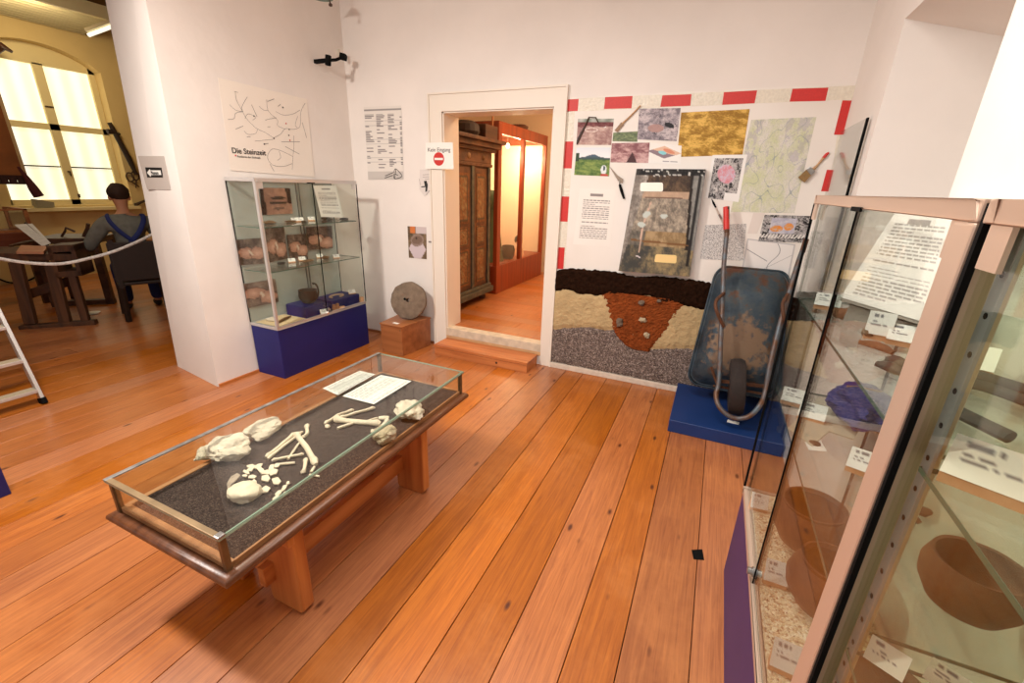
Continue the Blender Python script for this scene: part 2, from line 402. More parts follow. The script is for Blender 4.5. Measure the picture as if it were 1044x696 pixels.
# left wall stub (its free end leans a little, like old plaster)
A0 = PZ(219.7, 393.5); B0 = PZ(181.2, 373.3)
AT = PX(148.5, 0, LW); BT = PX(107.4, 0, B0.x)
def ext(P0, P1, z): P0 = Vector(P0); P1 = Vector(P1); return P0 + (P1-P0)*((z-P0.z)/(P1.z-P0.z))
A0.x = LW
at, bt = ext(A0, AT, 3.6), ext(B0, BT, 3.6)
mb = MB(); mb.hexa([(B0.x, B0.y, 0), (A0.x, A0.y, 0), (LW, W, 0), (B0.x, W, 0), tuple(bt), tuple(at), (LW, W, 3.6), (B0.x, W, 3.6)])
struct('wall_left', mb, WALL)
mb = MB(); mb.box(B0.x, LW, -3.2, min(at.y, bt.y)-.001, 3.27, 3.6)
struct('wall_left', mb, WALL)
# right wall with the window niche above the cases
NY0, NY1, NZ0 = 1.905, 3.03, 1.5
mb = MB()
mb.box(RW, 1.3, NY1, W, 0, 3.6); mb.box(RW, 1.3, -3.2, NY0, 0, 3.6); mb.box(RW, 1.3, NY0, NY1, 0, NZ0)
mb.hexa([(RW, NY0, 2.46), (1.3, NY0, 2.28), (1.3, NY1, 2.28), (RW, NY1, 2.46), (RW, NY0, 3.6), (1.3, NY0, 3.6), (1.3, NY1, 3.6), (RW, NY1, 3.6)])
mb.box(1.25, 1.3, NY0, NY1, NZ0, 2.6)
struct('wall_right', mb, WALL)
mb = MB(); mb.box(LW-.8, 1.3, -3.2, W+WT, 3.6, 3.7); struct('ceiling', mb, CEIL)
# mouldings
mb = MB()
for (a, b, c, d) in ((-2.585, DX0, .0, 2.41), (DX1, -1.275, .0, 2.41)): mb.box(a, b, W-.018, W, c, d)
mb.box(DX0, DX1, W-.018, W, DZ1, 2.41)
mb.box(-2.60, -2.585, W-.03, W, .0, 2.425); mb.box(-1.275, -1.26, W-.03, W, 0, 2.425); mb.box(-2.585, -1.275, W-.03, W, 2.41, 2.425)
DT = mat('door_casing_paint', (232, 222, 208), .5)
struct('trim_1', mb, DT)
mb = MB(); mb.box(DX0, DX0+.012, W, W+WT, DZ0, DZ1); mb.box(DX1-.012, DX1, W, W+WT, DZ0, DZ1); mb.box(DX0, DX1, W, W+WT, DZ1-.012, DZ1)
struct('trim_2', mb, DT)
mb = MB(); mb.box(DX0, DX1, W-.01, W+.11, DZ0-.07, DZ0+.012); mb.bevel(.004); struct('trim_3', mb, mat('worn_sill_paint', (216, 200, 176), .6, var=.22, scale=14, bump=.3))
mb = MB(); mb.box(DX0, DX1, W-.012, W+.002, .09, DZ0-.07); struct('trim_4', mb, mat('peeling_riser', (214, 168, 120), .7, var=.2, scale=9))
mb = MB(); mb.box(-1.26, RW, W-.03, W, 0, .05); mb.bevel(.006); struct('baseboard_back', mb, mat('skirting_paint', (222, 206, 188), .6, var=.15, scale=20))
mb = MB(); mb.box(LW, LW+.018, A0.y+.01, W, 0, .022); struct('baseboard_left', mb, PINEY)
mb = MB(); mb.box(LW, -2.62, W-.02, W, 0, .022); struct('baseboard_back', mb, BOXW)
# ------------------------------------------------------------------ room beyond the doorway
mb = MB(); mb.box(-4.7, -.5, 7.45, 7.55, .2, 3.4); struct('wall_far', mb, WALL3)
mb = MB(); mb.box(-4.6, -4.5, W+WT, 7.45, .2, 3.4); struct('wall_far_left', mb, WALL3)
mb = MB(); mb.box(-.6, -.5, W+WT, 7.45, .2, 3.4); struct('wall_far_right', mb, WALL3)
mb = MB(); mb.box(-4.7, -.5, W+WT, 7.55, 3.3, 3.4); struct('ceiling_far', mb, CEIL)
# ------------------------------------------------------------------ workshop room at the left
XW = -9.75
mb = MB()
y0w, y1w, z0w, z1w = 3.15, 4.72, 1.14, 3.22
mb.box(XW-.4, XW, -1.6, y0w, 0, 4.1); mb.box(XW-.4, XW, y1w, 6.2, 0, 4.1); mb.box(XW-.4, XW, y0w, y1w, 0, z0w)
N = 12
for i in range(N):   # segmental arch
    a, b = y0w + (y1w-y0w)*i/N, y0w + (y1w-y0w)*(i+1)/N
    za = z1w + .26*math.sin(PI*i/N)**.7 if 0 < i < N else z1w; zb = z1w + .26*math.sin(PI*(i+1)/N)**.7 if i+1 < N else z1w
    mb.hexa([(XW-.4, a, za), (XW, a, za), (XW, b, zb), (XW-.4, b, zb), (XW-.4, a, 4.1), (XW, a, 4.1), (XW, b, 4.1), (XW-.4, b, 4.1)])
struct('wall_workshop', mb, WALL2)
mb = MB(); mb.box(XW, B0.x, 6.1, 6.2, 0, 4.1); struct('wall_workshop_end', mb, WALL2)
mb = MB(); mb.box(XW, B0.x, -1.7, -1.6, 0, 4.1); struct('wall_workshop_near', mb, WALL2)
mb = MB(); mb.box(B0.x-.02, B0.x-.001, W, 6.2, 0, 4.1); struct('wall_workshop_side', mb, WALL2)
mb = MB(); mb.box(XW-.4, B0.x, -1.7, 6.2, 4.1, 4.2); struct('ceiling_workshop', mb, CEIL2)
mb = MB(); mb.box(B0.x-.3, B0.x-.001, -1.7, 2.0, 3.61, 4.1); struct('trim_5', mb, WALL2)
# window: frame, mullion, transom, bright curtained panes, sill
WF = mat('window_paint', (232, 216, 166), .5)
mb = MB(); x = XW-.2; f = .08
ym = (y0w+y1w)/2 + .07
for (a, b, c, d) in ((y0w, y0w+f, z0w, z1w+.2), (y1w-f, y1w, z0w, z1w+.2), (y0w, y1w, z0w, z0w+f), (y0w, y1w, z1w-.02, z1w+.27), (ym-.06, ym+.06, z0w, z1w), (y0w, y1w, 2.28, 2.37)): mb.box(x-.05, x, a, b, c, d)
win = struct('window_1', mb, WF)
mb = MB()
for a, b in ((y0w+f, ym-.06), (ym+.06, y1w-f)): mb.box(x-.045, x-.03, a, b, 1.72, 1.74)
o = mb.build('glazing_bar', INK, win)
CUR = emit('daylit_curtain', (255, 252, 222), .92)
nt = CUR.node_tree; b_ = nt.nodes['Principled BSDF']
w_ = nt.nodes.new('ShaderNodeTexWave'); w_.bands_direction = 'Y'; w_.inputs['Scale'].default_value = 1.3; w_.inputs['Distortion'].default_value = 2; w_.inputs['Detail'].default_value = 2
tc_ = nt.nodes.new('ShaderNodeTexCoord'); mp_ = nt.nodes.new('ShaderNodeMapping'); mp_.inputs['Scale'].default_value = (1, 1, .05)
r_ = nt.nodes.new('ShaderNodeValToRGB'); r_.color_ramp.elements[0].color = (*rgb(246, 240, 204), 1); r_.color_ramp.elements[1].color = (*rgb(255, 255, 240), 1); r_.color_ramp.elements[0].position = .1
nt.links.new(tc_.outputs['Object'], mp_.inputs[0]); nt.links.new(mp_.outputs[0], w_.inputs['Vector']); nt.links.new(w_.outputs[0], r_.inputs[0]); nt.links.new(r_.outputs[0], b_.inputs['Emission Color'])
mb = MB(); mb.box(x-.09, x-.07, y0w, y1w, z0w, z1w+.2); mb.build('curtain', CUR, win)
mb = MB(); mb.obox((x+.012, ym, 2.62), (.02, .1, .015)); mb.cyl((x+.01, ym+.0, 1.66), (x+.03, ym, 1.66), .012); mb.obox((x+.02, ym+.02, 1.63), (.015, .015, .08)); mb.obox((x+.02, ym+.05, 1.28), (.015, .03, .06)); mb.build('window_handle', IRON, win)
mb = MB(); mb.box(XW-.2, XW+.14, y0w-.1, y1w+.05, z0w-.08, z0w-.03); mb.build('sill', WF, win)
# louvred ceiling light and fluorescent tube of the workshop
LAMP = mat('lamp_metal', (214, 202, 164), .35, .2)
q = [PZ(-60, 22, 3.75), PZ(115, 44, 3.75), PZ(120, 10, 3.75), PZ(40, -12, 3.75)]
zc = 3.72
t = thing('ceiling_light', 'large ribbed grey ceiling light above the workshop window', 'lamp', (-7.4, 2.4, zc))
xx0, xx1 = PZ(0, 21, zc).x, PZ(52, 0, zc).x
ya, yb = 1.0, 4.6
mb = MB(); mb.box(xx0, xx1, ya, yb, zc+.03, zc+.08); mb.build('housing', mat('lamp_back', (60, 52, 34), .6), t)
mb = MB()
for i in range(15): xx = xx0 + .02 + (xx1-xx0-.04)*i/14; mb.box(xx-.014, xx+.014, ya, yb, zc-.0, zc+.03)
mb.build('louvre', LAMP, t)
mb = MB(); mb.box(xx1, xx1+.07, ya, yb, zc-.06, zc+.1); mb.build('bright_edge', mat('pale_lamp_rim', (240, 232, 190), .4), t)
mb = MB(); mb.box(xx0-.03, xx0, ya, yb, zc-.04, zc+.1); mb.build('rim', LAMP, t)
p0, p1 = PX(90, 36, -6.6), PX(114, 27, -6.4)
t = thing('tube_light', 'small white fluorescent tube light beside the pillar', 'lamp', tuple(p0))
d = (p1-p0); mb = MB(); mb.tube([p0, p0+d*1.8], .018, 10); mb.build('tube', emit('tube_glow', (255, 250, 225), 1.2), t)
mb = MB(); mb.bar(p0+Vector((0, .0, .04)), p0+d*1.8+Vector((0, 0, .04)), .07, .03); mb.tube([p0+d*1.2+Vector((0,0,.04)), p0+d*1.2+Vector((0,0,4.1-(p0+d*1.2).z))], .01); mb.build('housing', LAMP, t)
# ================================================================== DISPLAY CASES
Z_BASE, Z_FR, Z_TOP0, Z_TOP1 = .445, .47, 1.625, 1.653
def vitrine(label, xf, xb, y0, y1, post_y, basem, framem, shelves, pw=.024, glass=None, far_post=None, group='glass display cases on coloured plinths', rail=True, endglass=True, shelf_edge=True):
    """xf = room side, xb = wall side; post_y = y of the metal corner post"""
    s = 1 if xf > xb else -1
    t = thing('display_case', label, 'display case', ((xf+xb)/2, (y0+y1)/2, 0), group)
    X = lambda a, b: (min(a, b), max(a, b))
    mb = MB(); a, b = X(xf-s*.004, xb); mb.box(a, b, y0+.004, y1-.004, 0, Z_BASE); mb.bevel(.002, 1); mb.build('plinth', basem, t)
    a, b = X(xf, xb)
    w = .022
    for nm, z0, z1 in (('bottom_frame', Z_BASE, Z_FR), ('top_frame', Z_TOP0, Z_TOP1)):
        mb = MB(); mb.box(a, b, y0, y0+w, z0, z1); mb.box(a, b, y1-w, y1, z0, z1)
        mb.box(*X(xf, xf-s*w), y0+w, y1-w, z0, z1); mb.box(*X(xb, xb+s*w), y0+w, y1-w, z0, z1)
        if nm == 'bottom_frame': mb.box(a+w, b-w, y0+w, y1-w, z0, z0+.012)
        mb.bevel(.003, 2); mb.build(nm, framem, t)
    # posts
    GL = glass or GLASS
    yy = (post_y, post_y+pw) if abs(post_y-y0) < .01 else (post_y-pw, post_y)
    mb = MB(); mb.box(*X(xf+s*.001, xf-s*pw), *yy, Z_FR, Z_TOP0); mb.bevel(.005, 3); mb.build('post', framem, t)
    # panes
    g = .005
    mb = MB(); mb.box(*X(xf-s*.006, xf-s*.011), y0+.01, (y0+y1)/2+.015, Z_FR, Z_TOP0); mb.build('glass_door', GL, t)
    mb = MB(); mb.box(*X(xf-s*.014, xf-s*.019), (y0+y1)/2-.015, y1-.006, Z_FR, Z_TOP0); mb.build('glass_door', GL, t)
    for ye in ((y0+.004, y0+.009), (y1-.009, y1-.004)):
        mb = MB(); mb.box(*X(xf-s*.022, xb+s*.004), *ye, Z_FR, Z_TOP0); mb.build('side_pane', GL, t)
    mb = MB(); mb.box(*X(xb+s*.003, xb+s*.008), y0+.01, y1-.01, Z_FR, Z_TOP0); mb.build('back_pane', GLASSB if xf < 0 else GLASSH, t)
    mb = MB(); mb.box(*X(xf-s*.004, xb+s*.004), y0+.004, y1-.004, Z_TOP1-.012, Z_TOP1-.007); mb.build('top_pane', GLASSH, t)
    # black seams at glass corners + door overlap
    other = y1 if abs(post_y-y0) < .01 else y0
    for (xx, yyy) in ((xf-s*.004, other), (xb+s*.004, y0), (xb+s*.004, y1)):
        k = .004; ys_ = (yyy-.006, yyy+.0) if yyy == y1 else (yyy, yyy+.006)
        mb = MB(); mb.box(xx-k, xx+k, *ys_, Z_FR, Z_TOP0); mb.build('corner_seal', BLACK, t)
    mb = MB(); mb.box(*X(xf-s*.0135, xf-s*.004), (y0+y1)/2+.012, (y0+y1)/2+.0145, Z_FR, Z_TOP0); mb.build('door_edge', BLACK, t)
    # shelves
    for z in shelves:
        mb = MB(); mb.box(*X(xf-s*.024, xb+s*.02), y0+.02, y1-.02, z-.006, z); sh = mb.build('shelf', GLASSH, t)
        mb = MB(); mb.box(*X(xf-s*.0235, xf-s*.0225), y0+.02, y1-.02, z-.0065, z+.0005)
        for ye in (y0+.019, y1-.02): mb.box(*X(xf-s*.024, xb+s*.02), ye, ye+.001, z-.0065, z+.0005)
        mb.build('shelf_edge', GEDGE, sh)
    if rail:
        for yv in (y0+.60*(y1-y0), y0+.63*(y1-y0)):
            mb = MB(); mb.box(*X(xb+s*.009, xb+s*.018), yv-.003, yv+.003, Z_FR, Z_TOP0-.0)
            mb.build('shelf_rail', mat('shelf_rail_metal', (110, 112, 110), .4, .7), t)
    # finger plate and lock
    mb = MB(); mb.box(*X(xf-s*.001, xf+s*.004), (y0+y1)/2-.05, (y0+y1)/2+.03, Z_TOP0-.006, Z_TOP0+.004); mb.build('finger_grip', BLACK, t)
    mb = MB(); mb.cyl((xf-s*.012, (y0+y1)/2+.03, Z_FR+.03), (xf+s*.014, (y0+y1)/2+.03, Z_FR+.03), .011); mb.cyl((xf-s*.006, (y0+y1)/2+.03, Z_FR+.03), (xf+s*.0, (y0+y1)/2+.03, Z_FR+.03), .016); mb.build('lock', STEEL, t)
    for ye in (y0+w, y1-w-.045):
        mb = MB(); mb.box(*X(xf-s*.0005, xf-s*.006), ye, ye+.045, Z_TOP0-.05, Z_TOP0); mb.build('corner_plate', framem, t)
    return t
VY0, VY1, VF, VB = 2.375, 3.44, -3.22, -3.555
vitrine('silver framed glass display case on a dark blue plinth against the left wall', VF, VB, VY0, VY1, VY0, BLUE, ALU, (.93, 1.285))
RF_, RB_ = .285, .635
RY0, RY1 = .735, 1.855
case1 = vitrine('tall glass display case with pottery, farther of the two at right', RF_, RB_, RY0, RY1, RY0, PURPLE, PEACH, (.95, 1.303), pw=.058)
CY0, CY1 = -.38, .724
vitrine('nearest glass display case at the right edge of the photo', RF_, RB_, CY0, CY1, CY0, PURPLE, PEACH, (.95, 1.303), pw=.046, glass=GLASSG)
# perforated strip just inside the nearest case
mb = MB(); mb.box(RF_+.026, RF_+.030, CY1-.036, CY1-.012, Z_FR, Z_TOP0)
st = tag(mb.build('shelf_standard', mat('galvanised_strip', (150, 156, 160), .4, .6)), 'grey perforated metal strip standing inside the nearest display case', 'bracket rail')
for k in range(22):
    mb = MB(); mb.cyl((RF_+.0252, CY1-.024, .52+.05*k), (RF_+.0275, CY1-.024, .52+.05*k), .004, seg=10); 
    mb.build('slot', BLACK, st)
mb = MB(); mb.box(RF_+.003, RF_+.006, RY0-.0105, RY0-.0005, 0, Z_TOP1-.005)
tag(mb.build('gap_strip', BLACK), 'black strip filling the gap between the two right display cases', 'strip')

# plinth of a further case at the left picture edge
p = PZ(12, 503)
t = thing('display_case', 'dark blue plinth corner of a case at the left picture edge', 'display case', (p.x-.3, p.y-.5, 0))
mb = MB(); mb.box(p.x-.62, p.x, p.y-1.0, p.y, 0, Z_BASE); mb.bevel(.002, 1); mb.build('plinth', BLUE, t)
mb = MB(); mb.box(p.x-.62, p.x, p.y-1.0, p.y, Z_BASE, Z_FR); mb.bevel(.003, 2); mb.build('frame', ALU, t)

# ------------------------------------------------------------------ label cards
CARDFN = lambda sd, big=False: (lambda u, v: C(244, 242, 234) if not ((.14 < v < .24 and .12 < u < .55) or (.38 < v < .45 and .12 < u < .12+.4*(.5+.5*h2(sd, 1))) or (.55 < v < .61 and .12 < u < .75) or (.72 < v < .77 and .12 < u < .5)) or h2(int(u*22), int(v*9)+sd) < .2 else C(120, 118, 122))
def card(c, w, h, yaw, label, tilt=.9, block=True, seed=1, group=None, base=None):
    """c: centre of the block on its shelf; yaw: direction the card faces"""
    c = Vector(c); f = Vector((math.cos(yaw), math.sin(yaw), 0)); sd = Vector((-f.y, f.x, 0))
    t = thing('label_card', label, 'label', tuple(c), group)
    hb = h*.62; dp = h*.7
    n = (f*math.sin(tilt)+Vector((0, 0, 1))*math.cos(tilt)).normalized(); up = (Vector((0,0,1))*math.sin(tilt) - f*math.cos(tilt)).normalized()
    if block:
        mb = MB(); bt = c + f*dp*.5
        poly = [c+f*dp*.5, c+f*dp*.5+Vector((0,0,h*.26)), c+f*dp*.5+Vector((0,0,h*.26))+up*h*.75, Vector((0,0,0))]
        q = poly[2]; poly[3] = Vector((q.x, q.y, c.z)) - f*.002
        mb.prism([pp - sd*w/2 for pp in poly], sd*w); mb.build('block', BLOCK, t)
        o = c+f*dp*.5+Vector((0,0,h*.26)) + n*.0015 - up*h*.02
    else: o = c + n*.0015 + Vector((0, 0, .001))
    # viewer at +f: left is -sd? facing the card from the front, its left edge is at +(-sd)
    L = o - sd*w/2 ; R = o + sd*w/2
    sheet('card', [L+up*h, R+up*h, R, L], CARDFN(seed), 18, 14, .001, t)
    return t
def facing(c): d = CAM-Vector(c); return math.atan2(d.y, d.x)

# ------------------------------------------------------------------ contents of the left case
GRP = 'stone finds on the glass shelves'
def picbrown(sd, hand=True, bg=C(90, 66, 52)):
    cx1, cy1, cx2, cy2 = .25+.15*h2(sd, 1), .4+.2*h2(sd, 2), .7+.1*h2(sd, 3), .55+.2*h2(sd, 4)
    def f(u, v):
        c = mixc(mixc(bg, (0, 0, 0), .25), C(150, 132, 118), .35+fbm(u, v, 2.5, sd)*.7)
        w = .08*nz(u, v, 5, sd)
        d1 = math.hypot((u-cx1)/.34, (v-cy1)/.22)+w*3; d2 = math.hypot((u-cx2)/.3, (v-cy2)/.24)+w*3
        for d, k in ((d1, 0), (d2, 1)):
            if d < 1: c = mixc(C(214, 172, 150), C(150, 106, 86), d*.7+.5*abs(nz(u*(2+k), v*5, 3, sd+k)))
            elif d < 1.12: c = mixc(c, C(60, 36, 28), .5)
        if ell(u, v, .5, .55, .13, .045, .5+h2(sd, 6)): c = C(206, 190, 170)
        return c
    return f
def vw(pts, x): return [PX(a, b, x) for a, b in pts]
xq = VB+.014
def finds_photo(u, v):
    c = mixc(C(140, 104, 88), C(176, 134, 112), .5+fbm(u, v, 3, 3))
    if u < .1+.05*v or (u > .82+.1*v and v < .6): c = C(50, 32, 26)
    for cv, w in ((.38, .26), (.56, .3), (.78, .2)):
        if ell(u, v, .55, cv, w, .055, -.03): c = C(60, 46, 40) if cv < .7 else C(112, 86, 72)
    return c
def mat_photo(name, pts, fn, lab, x=xq, nx=24, ny=24, grp=None):
    return tag(sheet(name, vw(pts, x), fn, nx, ny, .003), lab, 'photo', grp)
def S4(x, y): return 220 + x*.15326, 175 + y*.15326
def S5(x, y): return 240 + x*.1341, 270 + y*.1341
mat_photo('photo_print', [S4(290, 105), S4(492, 110), S4(512, 278), S4(308, 288)], finds_photo, 'photo of stone blades on the top shelf of the left case')
tag(sheet('text_page', [PX(*S4(648, 92), xq+.06), PX(*S4(800, 92), xq+.06), PX(*S4(850, 305), xq+.1), PX(*S4(700, 300), xq+.1)], textfn(16), 40, 64, .001), 'white text page leaning at the back of the left case, top shelf', 'paper')
mat_photo('photo_print', [S4(135, 452), S4(298, 440), S4(322, 610), S4(158, 622)], picbrown(2), 'leftmost photo of hands on the middle shelf of the left case')
mat_photo('photo_print', [S4(325, 365), S4(452, 368), S4(478, 575), S4(350, 605)], picbrown(5), 'tall photo of hands behind the metal post of the left case', x=xq+.004)
mat_photo('photo_print', [S4(472, 420), S4(598, 412), S4(612, 562), S4(492, 582)], picbrown(8, bg=C(60, 40, 34)), 'photo of a hand with white edge, middle of the middle shelf', x=xq+.01)
mat_photo('photo_print', [S4(600, 368), S4(772, 360), S4(778, 508), S4(612, 522)], picbrown(11, bg=C(58, 36, 32)), 'rightmost photo of two hands on the middle shelf of the left case', x=xq+.016)
mat_photo('photo_print', [S5(62, 145), S5(300, 105), S5(328, 278), S5(98, 328)], picbrown(14, bg=C(112, 82, 66)), 'photo of hands grinding at the bottom left of the left case')
def zp(pt, z): return PZ(pt[0], pt[1], z)
def inc(p, m=.03):   # keep inside left case
    p = Vector(p); p.x = min(max(p.x, VB+m), VF-m); p.y = min(max(p.y, VY0+m), VY1-m); return p
k = 0
for (sx, sy, z, rx, ry, rz, m, nm, lab) in (
    (235, 335, 1.285, .035, .05, .014, FLINT, 'flint_tool', 'brown flint lump, leftmost on the top shelf of the left case'),
    (355, 345, 1.285, .03, .045, .012, FLINT, 'flint_tool', 'flat brown stone beside the post on the top shelf of the left case'),
    (480, 335, 1.285, .02, .06, .01, FLINT, 'flint_blade', 'thin flint blade lying mid shelf under the finds photo'),
    (585, 338, 1.285, .02, .02, .01, CLAYD, 'flint_chip', 'tiny dark chip mid top shelf of the left case'),
    (693, 318, 1.285, .035, .045, .022, CLAYD, 'stone_axe', 'dark rounded stone below the door gap on the top shelf'),
    (762, 325, 1.285, .02, .03, .012, CLAYD, 'stone_axe', 'small dark stone between two larger ones on the top shelf'),
    (862, 322, 1.285, .025, .055, .013, CLAYD, 'stone_axe', 'long flat dark stone, rightmost on the top shelf of the left case'),
    (438, 618, .93, .025, .035, .014, CLAYD, 'stone_axe', 'dark stone on the middle shelf of the left case'),
    (610, 600, .93, .02, .07, .012, FLINT, 'flint_blade', 'long brown flint blade on the middle shelf of the left case'),
    (730, 580, .93, .025, .04, .016, FLINT, 'flint_tool', 'brown flint lump, rightmost on the middle shelf of the left case')):
    k += 1; p = inc(zp(S4(sx, sy), z), .06)
    mb = MB(); mb.rock((p.x, p.y, z+rz*.9), (rx, ry, rz), k, .35, 3, flat=.85); tag(mb.build(nm, m, smooth=True), lab, 'stone tool', GRP)
for k, (sx, sy, z, lab) in enumerate(((360, 320, 1.285, 'first from the left on the top shelf'), (420, 320, 1.285, 'second from the left on the top shelf'), (530, 318, 1.285, 'below the finds photo on the top shelf'), (455, 596, .93, 'leftmost on the middle shelf'), (560, 590, .93, 'second from left on the middle shelf'), (668, 570, .93, 'third from left on the middle shelf'), (803, 575, .93, 'rightmost on the middle shelf'))):
    p = inc(zp(S4(sx, sy), z), .05); card((p.x, p.y, z), .06, .035, -.45, 'small white card '+lab+' of the left case', seed=k, group='white label cards in the left case')
# bottom level: two blue blocks, cup, ring, cards, sand, pots
def bluebox(pts, z0, z1, lab):
    a = [zp(q, z1) for q in pts]; mb = MB(); mb.hexa([(q.x, q.y, z0) for q in a]+[(q.x, q.y, z1) for q in a]); mb.bevel(.003)
    return tag(mb.build('display_block', BLUE), lab, 'display block')
z0 = Z_BASE+.013
mb = MB(); mb.box(-3.52, -3.27, 2.72, 2.98, z0, .56); mb.bevel(.003); tag(mb.build('display_block', BLUE), 'dark blue block carrying the handled cup in the left case', 'display block')
mb = MB(); mb.box(-3.52, -3.27, 3.02, 3.40, z0, .55); mb.bevel(.003); tag(mb.build('display_block', BLUE), 'wider dark blue block at the right end of the left case', 'display block')
c = Vector((-3.38, 2.86, .56)); t = thing('handled_cup', 'dark clay cup with tall loop handle on a blue block', 'cup', tuple(c))
mb = MB(); mb.lathe([(a*1.18, b*1.12) for a, b in [(.028, 0), (.05, .012), (.066, .04), (.07, .065), (.066, .1), (.069, .11), (.063, .11), (.06, .1), (.063, .065), (.058, .04), (.04, .014), (.0, .01)]], c, seg=28, close=False); mb.build('body', CLAYD, t, True)
mb = MB(); mb.tube([c+Vector((0, .062+.045*math.sin(a)**1, .105+.058*math.cos(a)-.02)) if False else c+Vector((0, .076+.048*math.sin(a), .095+.075*math.cos(a))) for a in [PI*i/12 - .15 for i in range(14)]], .008, 10, squash=1.4); mb.build('handle', CLAYD, t, True)
mb = MB(); cc = Vector((-3.38, 3.20, .555)); mb.tube([cc+Vector((.045*math.cos(a), .075*math.sin(a), .0)) for a in [2*PI*i/26 for i in range(22)]], .011, 8, squash=1.0); tag(mb.build('clay_ring', mat('pale_clay', (196, 164, 136), .7, var=.15), smooth=True), 'pale open ring lying on the wider blue block', 'ring')
card((-3.33, 3.36, .55), .07, .04, -.4, 'white card standing on the right blue block of the left case', seed=31)
card((-3.245, 2.90, z0), .07, .045, -.4, 'white card in front of the cup block of the left case', seed=33)
mb = MB(); mb.box(-3.54, -3.25, VY0+.03, 2.70, z0, z0+.008); mb.bevel(.004)
tag(mb.build('sand_patch', granular('pale_sand', [(214, 188, 140), (236, 214, 172), (196, 164, 120)], 420, .4)), 'pale sand spread in the left corner of the left case', 'sand', kind='stuff')
mb = MB(); mb.tube([(-3.33, 2.47, z0+.02), (-3.36, 2.56, z0+.024), (-3.40, 2.66, z0+.018)], [.012, .018, .008], 10, squash=.7); tag(mb.build('antler_tool', FLINT, smooth=True), 'long brown pointed tool lying on pale sand', 'tool')
mb = MB(); mb.rock((-3.45, 2.50, z0+.018), (.05, .03, .018), 77, .4, flat=.8); tag(mb.build('grinding_stone', LIME, smooth=True), 'pale flat stone on sand in the left case', 'stone')
for k, yy in enumerate((3.03, 3.075)):
    mb = MB(); mb.tube([(-3.25, yy, z0), (-3.25, yy, z0+.03), (-3.252, yy+.004, z0+.065)], [.018, .02, .013], 9, squash=.6); tag(mb.build('antler_piece', mat('tan_horn', (168, 120, 84), .6, var=.3, scale=40), smooth=True), ('left' if not k else 'right')+' one of two small brown upright pieces in front of the blue blocks', 'find', 'pair of brown upright pieces')
mb = MB(); mb.rock((-3.25, 3.13, z0+.012), (.02, .035, .012), 79, .4, flat=.8); tag(mb.build('pottery_shard', BLOCK), 'small pale shard at the front edge of the left case', 'shard')
mb = MB(); mb.obox((-3.25, 3.405, z0+.03), (.03, .035, .06)); mb.bevel(.003); tag(mb.build('wood_block', BLOCK), 'small wooden block in the right front corner of the left case', 'block')
# ================================================================== TABLE CASE WITH BONES
TX0, TX1, TY0, TY1 = -1.88, -1.226, .595, 2.08
ZT = .60
t = thing('table_case', 'low glass topped table case with bones on dark gravel, on wooden trestles', 'display table', ((TX0+TX1)/2, (TY0+TY1)/2, 0))
def rect_sweep(mb, x0, x1, y0, y1, prof):
    rings = [[mb.bm.verts.new(p) for p in ((x0-o, y0-o, z), (x1+o, y0-o, z), (x1+o, y1+o, z), (x0-o, y1+o, z))] for o, z in prof]
    n = len(rings)
    for i in range(n):
        A, B = rings[i], rings[(i+1) % n]
        for k in range(4): mb.bm.faces.new([A[k], A[(k+1)%4], B[(k+1)%4], B[k]])
mb = MB(); rect_sweep(mb, TX0, TX1, TY0, TY1, [(-.03, .425), (0, .422), (.008, .426), (.013, .434), (.014, .442), (.011, .450), (.004, .456), (-.004, .459), (-.012, .460), (-.03, .458)])
mb.build('moulding', WALNUT, t, True)
mb = MB(); mb.box(TX0+.03, TX1-.03, TY0+.03, TY1-.03, .43, .45); mb.build('tray', WALNUT, t)
gx0, gx1, gy0, gy1 = TX0+.012, TX1-.014, TY0+.014, TY1-.012
mb = MB()
for a, b, c, d in ((gx0+.01, gx1-.01, gy0+.008, gy0+.035), (gx0+.01, gx1-.01, gy1-.02, gy1-.008), (gx0+.008, gx0+.03, gy0+.035, gy1-.02), (gx1-.016, gx1-.008, gy0+.035, gy1-.02)): mb.box(a, b, c, d, .45, .478)
mb.build('inner_ledge', wood('ledge_wood', (150, 100, 62), (180, 128, 84), 'Y', 20), t)
BR = mat('bronzed_post', (118, 92, 62), .35, .5, var=.3, scale=20)
for a, b in ((gx0, gy0), (gx1-.02, gy0), (gx0, gy1-.02), (gx1-.02, gy1-.02)):
    mb = MB(); mb.box(a, a+.02, b, b+.02, .458, ZT-.006); mb.bevel(.003); mb.build('corner_post', BR, t)
for a, b, c, d in ((gx0+.004, gx0+.009, gy0+.02, gy1-.02), (gx1-.009, gx1-.004, gy0+.02, gy1-.02), (gx0+.02, gx1-.02, gy0+.004, gy0+.009), (gx0+.02, gx1-.02, gy1-.009, gy1-.004)):
    mb = MB(); mb.box(a, b, c, d, .458, ZT-.006); mb.build('side_pane', GLASS, t)
mb = MB(); mb.box(gx0-.006, gx1+.006, gy0-.006, gy1+.006, ZT-.006, ZT); tp = mb.build('top_pane', GLASS, t)
mb = MB(); e = .0008
for a, b, c, d in ((gx0-.006-e, gx0-.006, gy0-.006, gy1+.006), (gx1+.006, gx1+.006+e, gy0-.006, gy1+.006), (gx0-.006, gx1+.006, gy0-.006-e, gy0-.006), (gx0-.006, gx1+.006, gy1+.006, gy1+.006+e)): mb.box(a, b, c, d, ZT-.007, ZT+.001)
mb.build('glass_edge', mat('glass_edge_pale', (150, 170, 150), .2), tp)
mb = MB(); mb.box(gx0-.008, gx0+.012, gy0-.008, gy1+.004, ZT, ZT+.006); mb.bevel(.002); mb.build('edge_rail', mat('worn_tin_rail', (158, 154, 150), .4, .55, var=.45, scale=18), t)
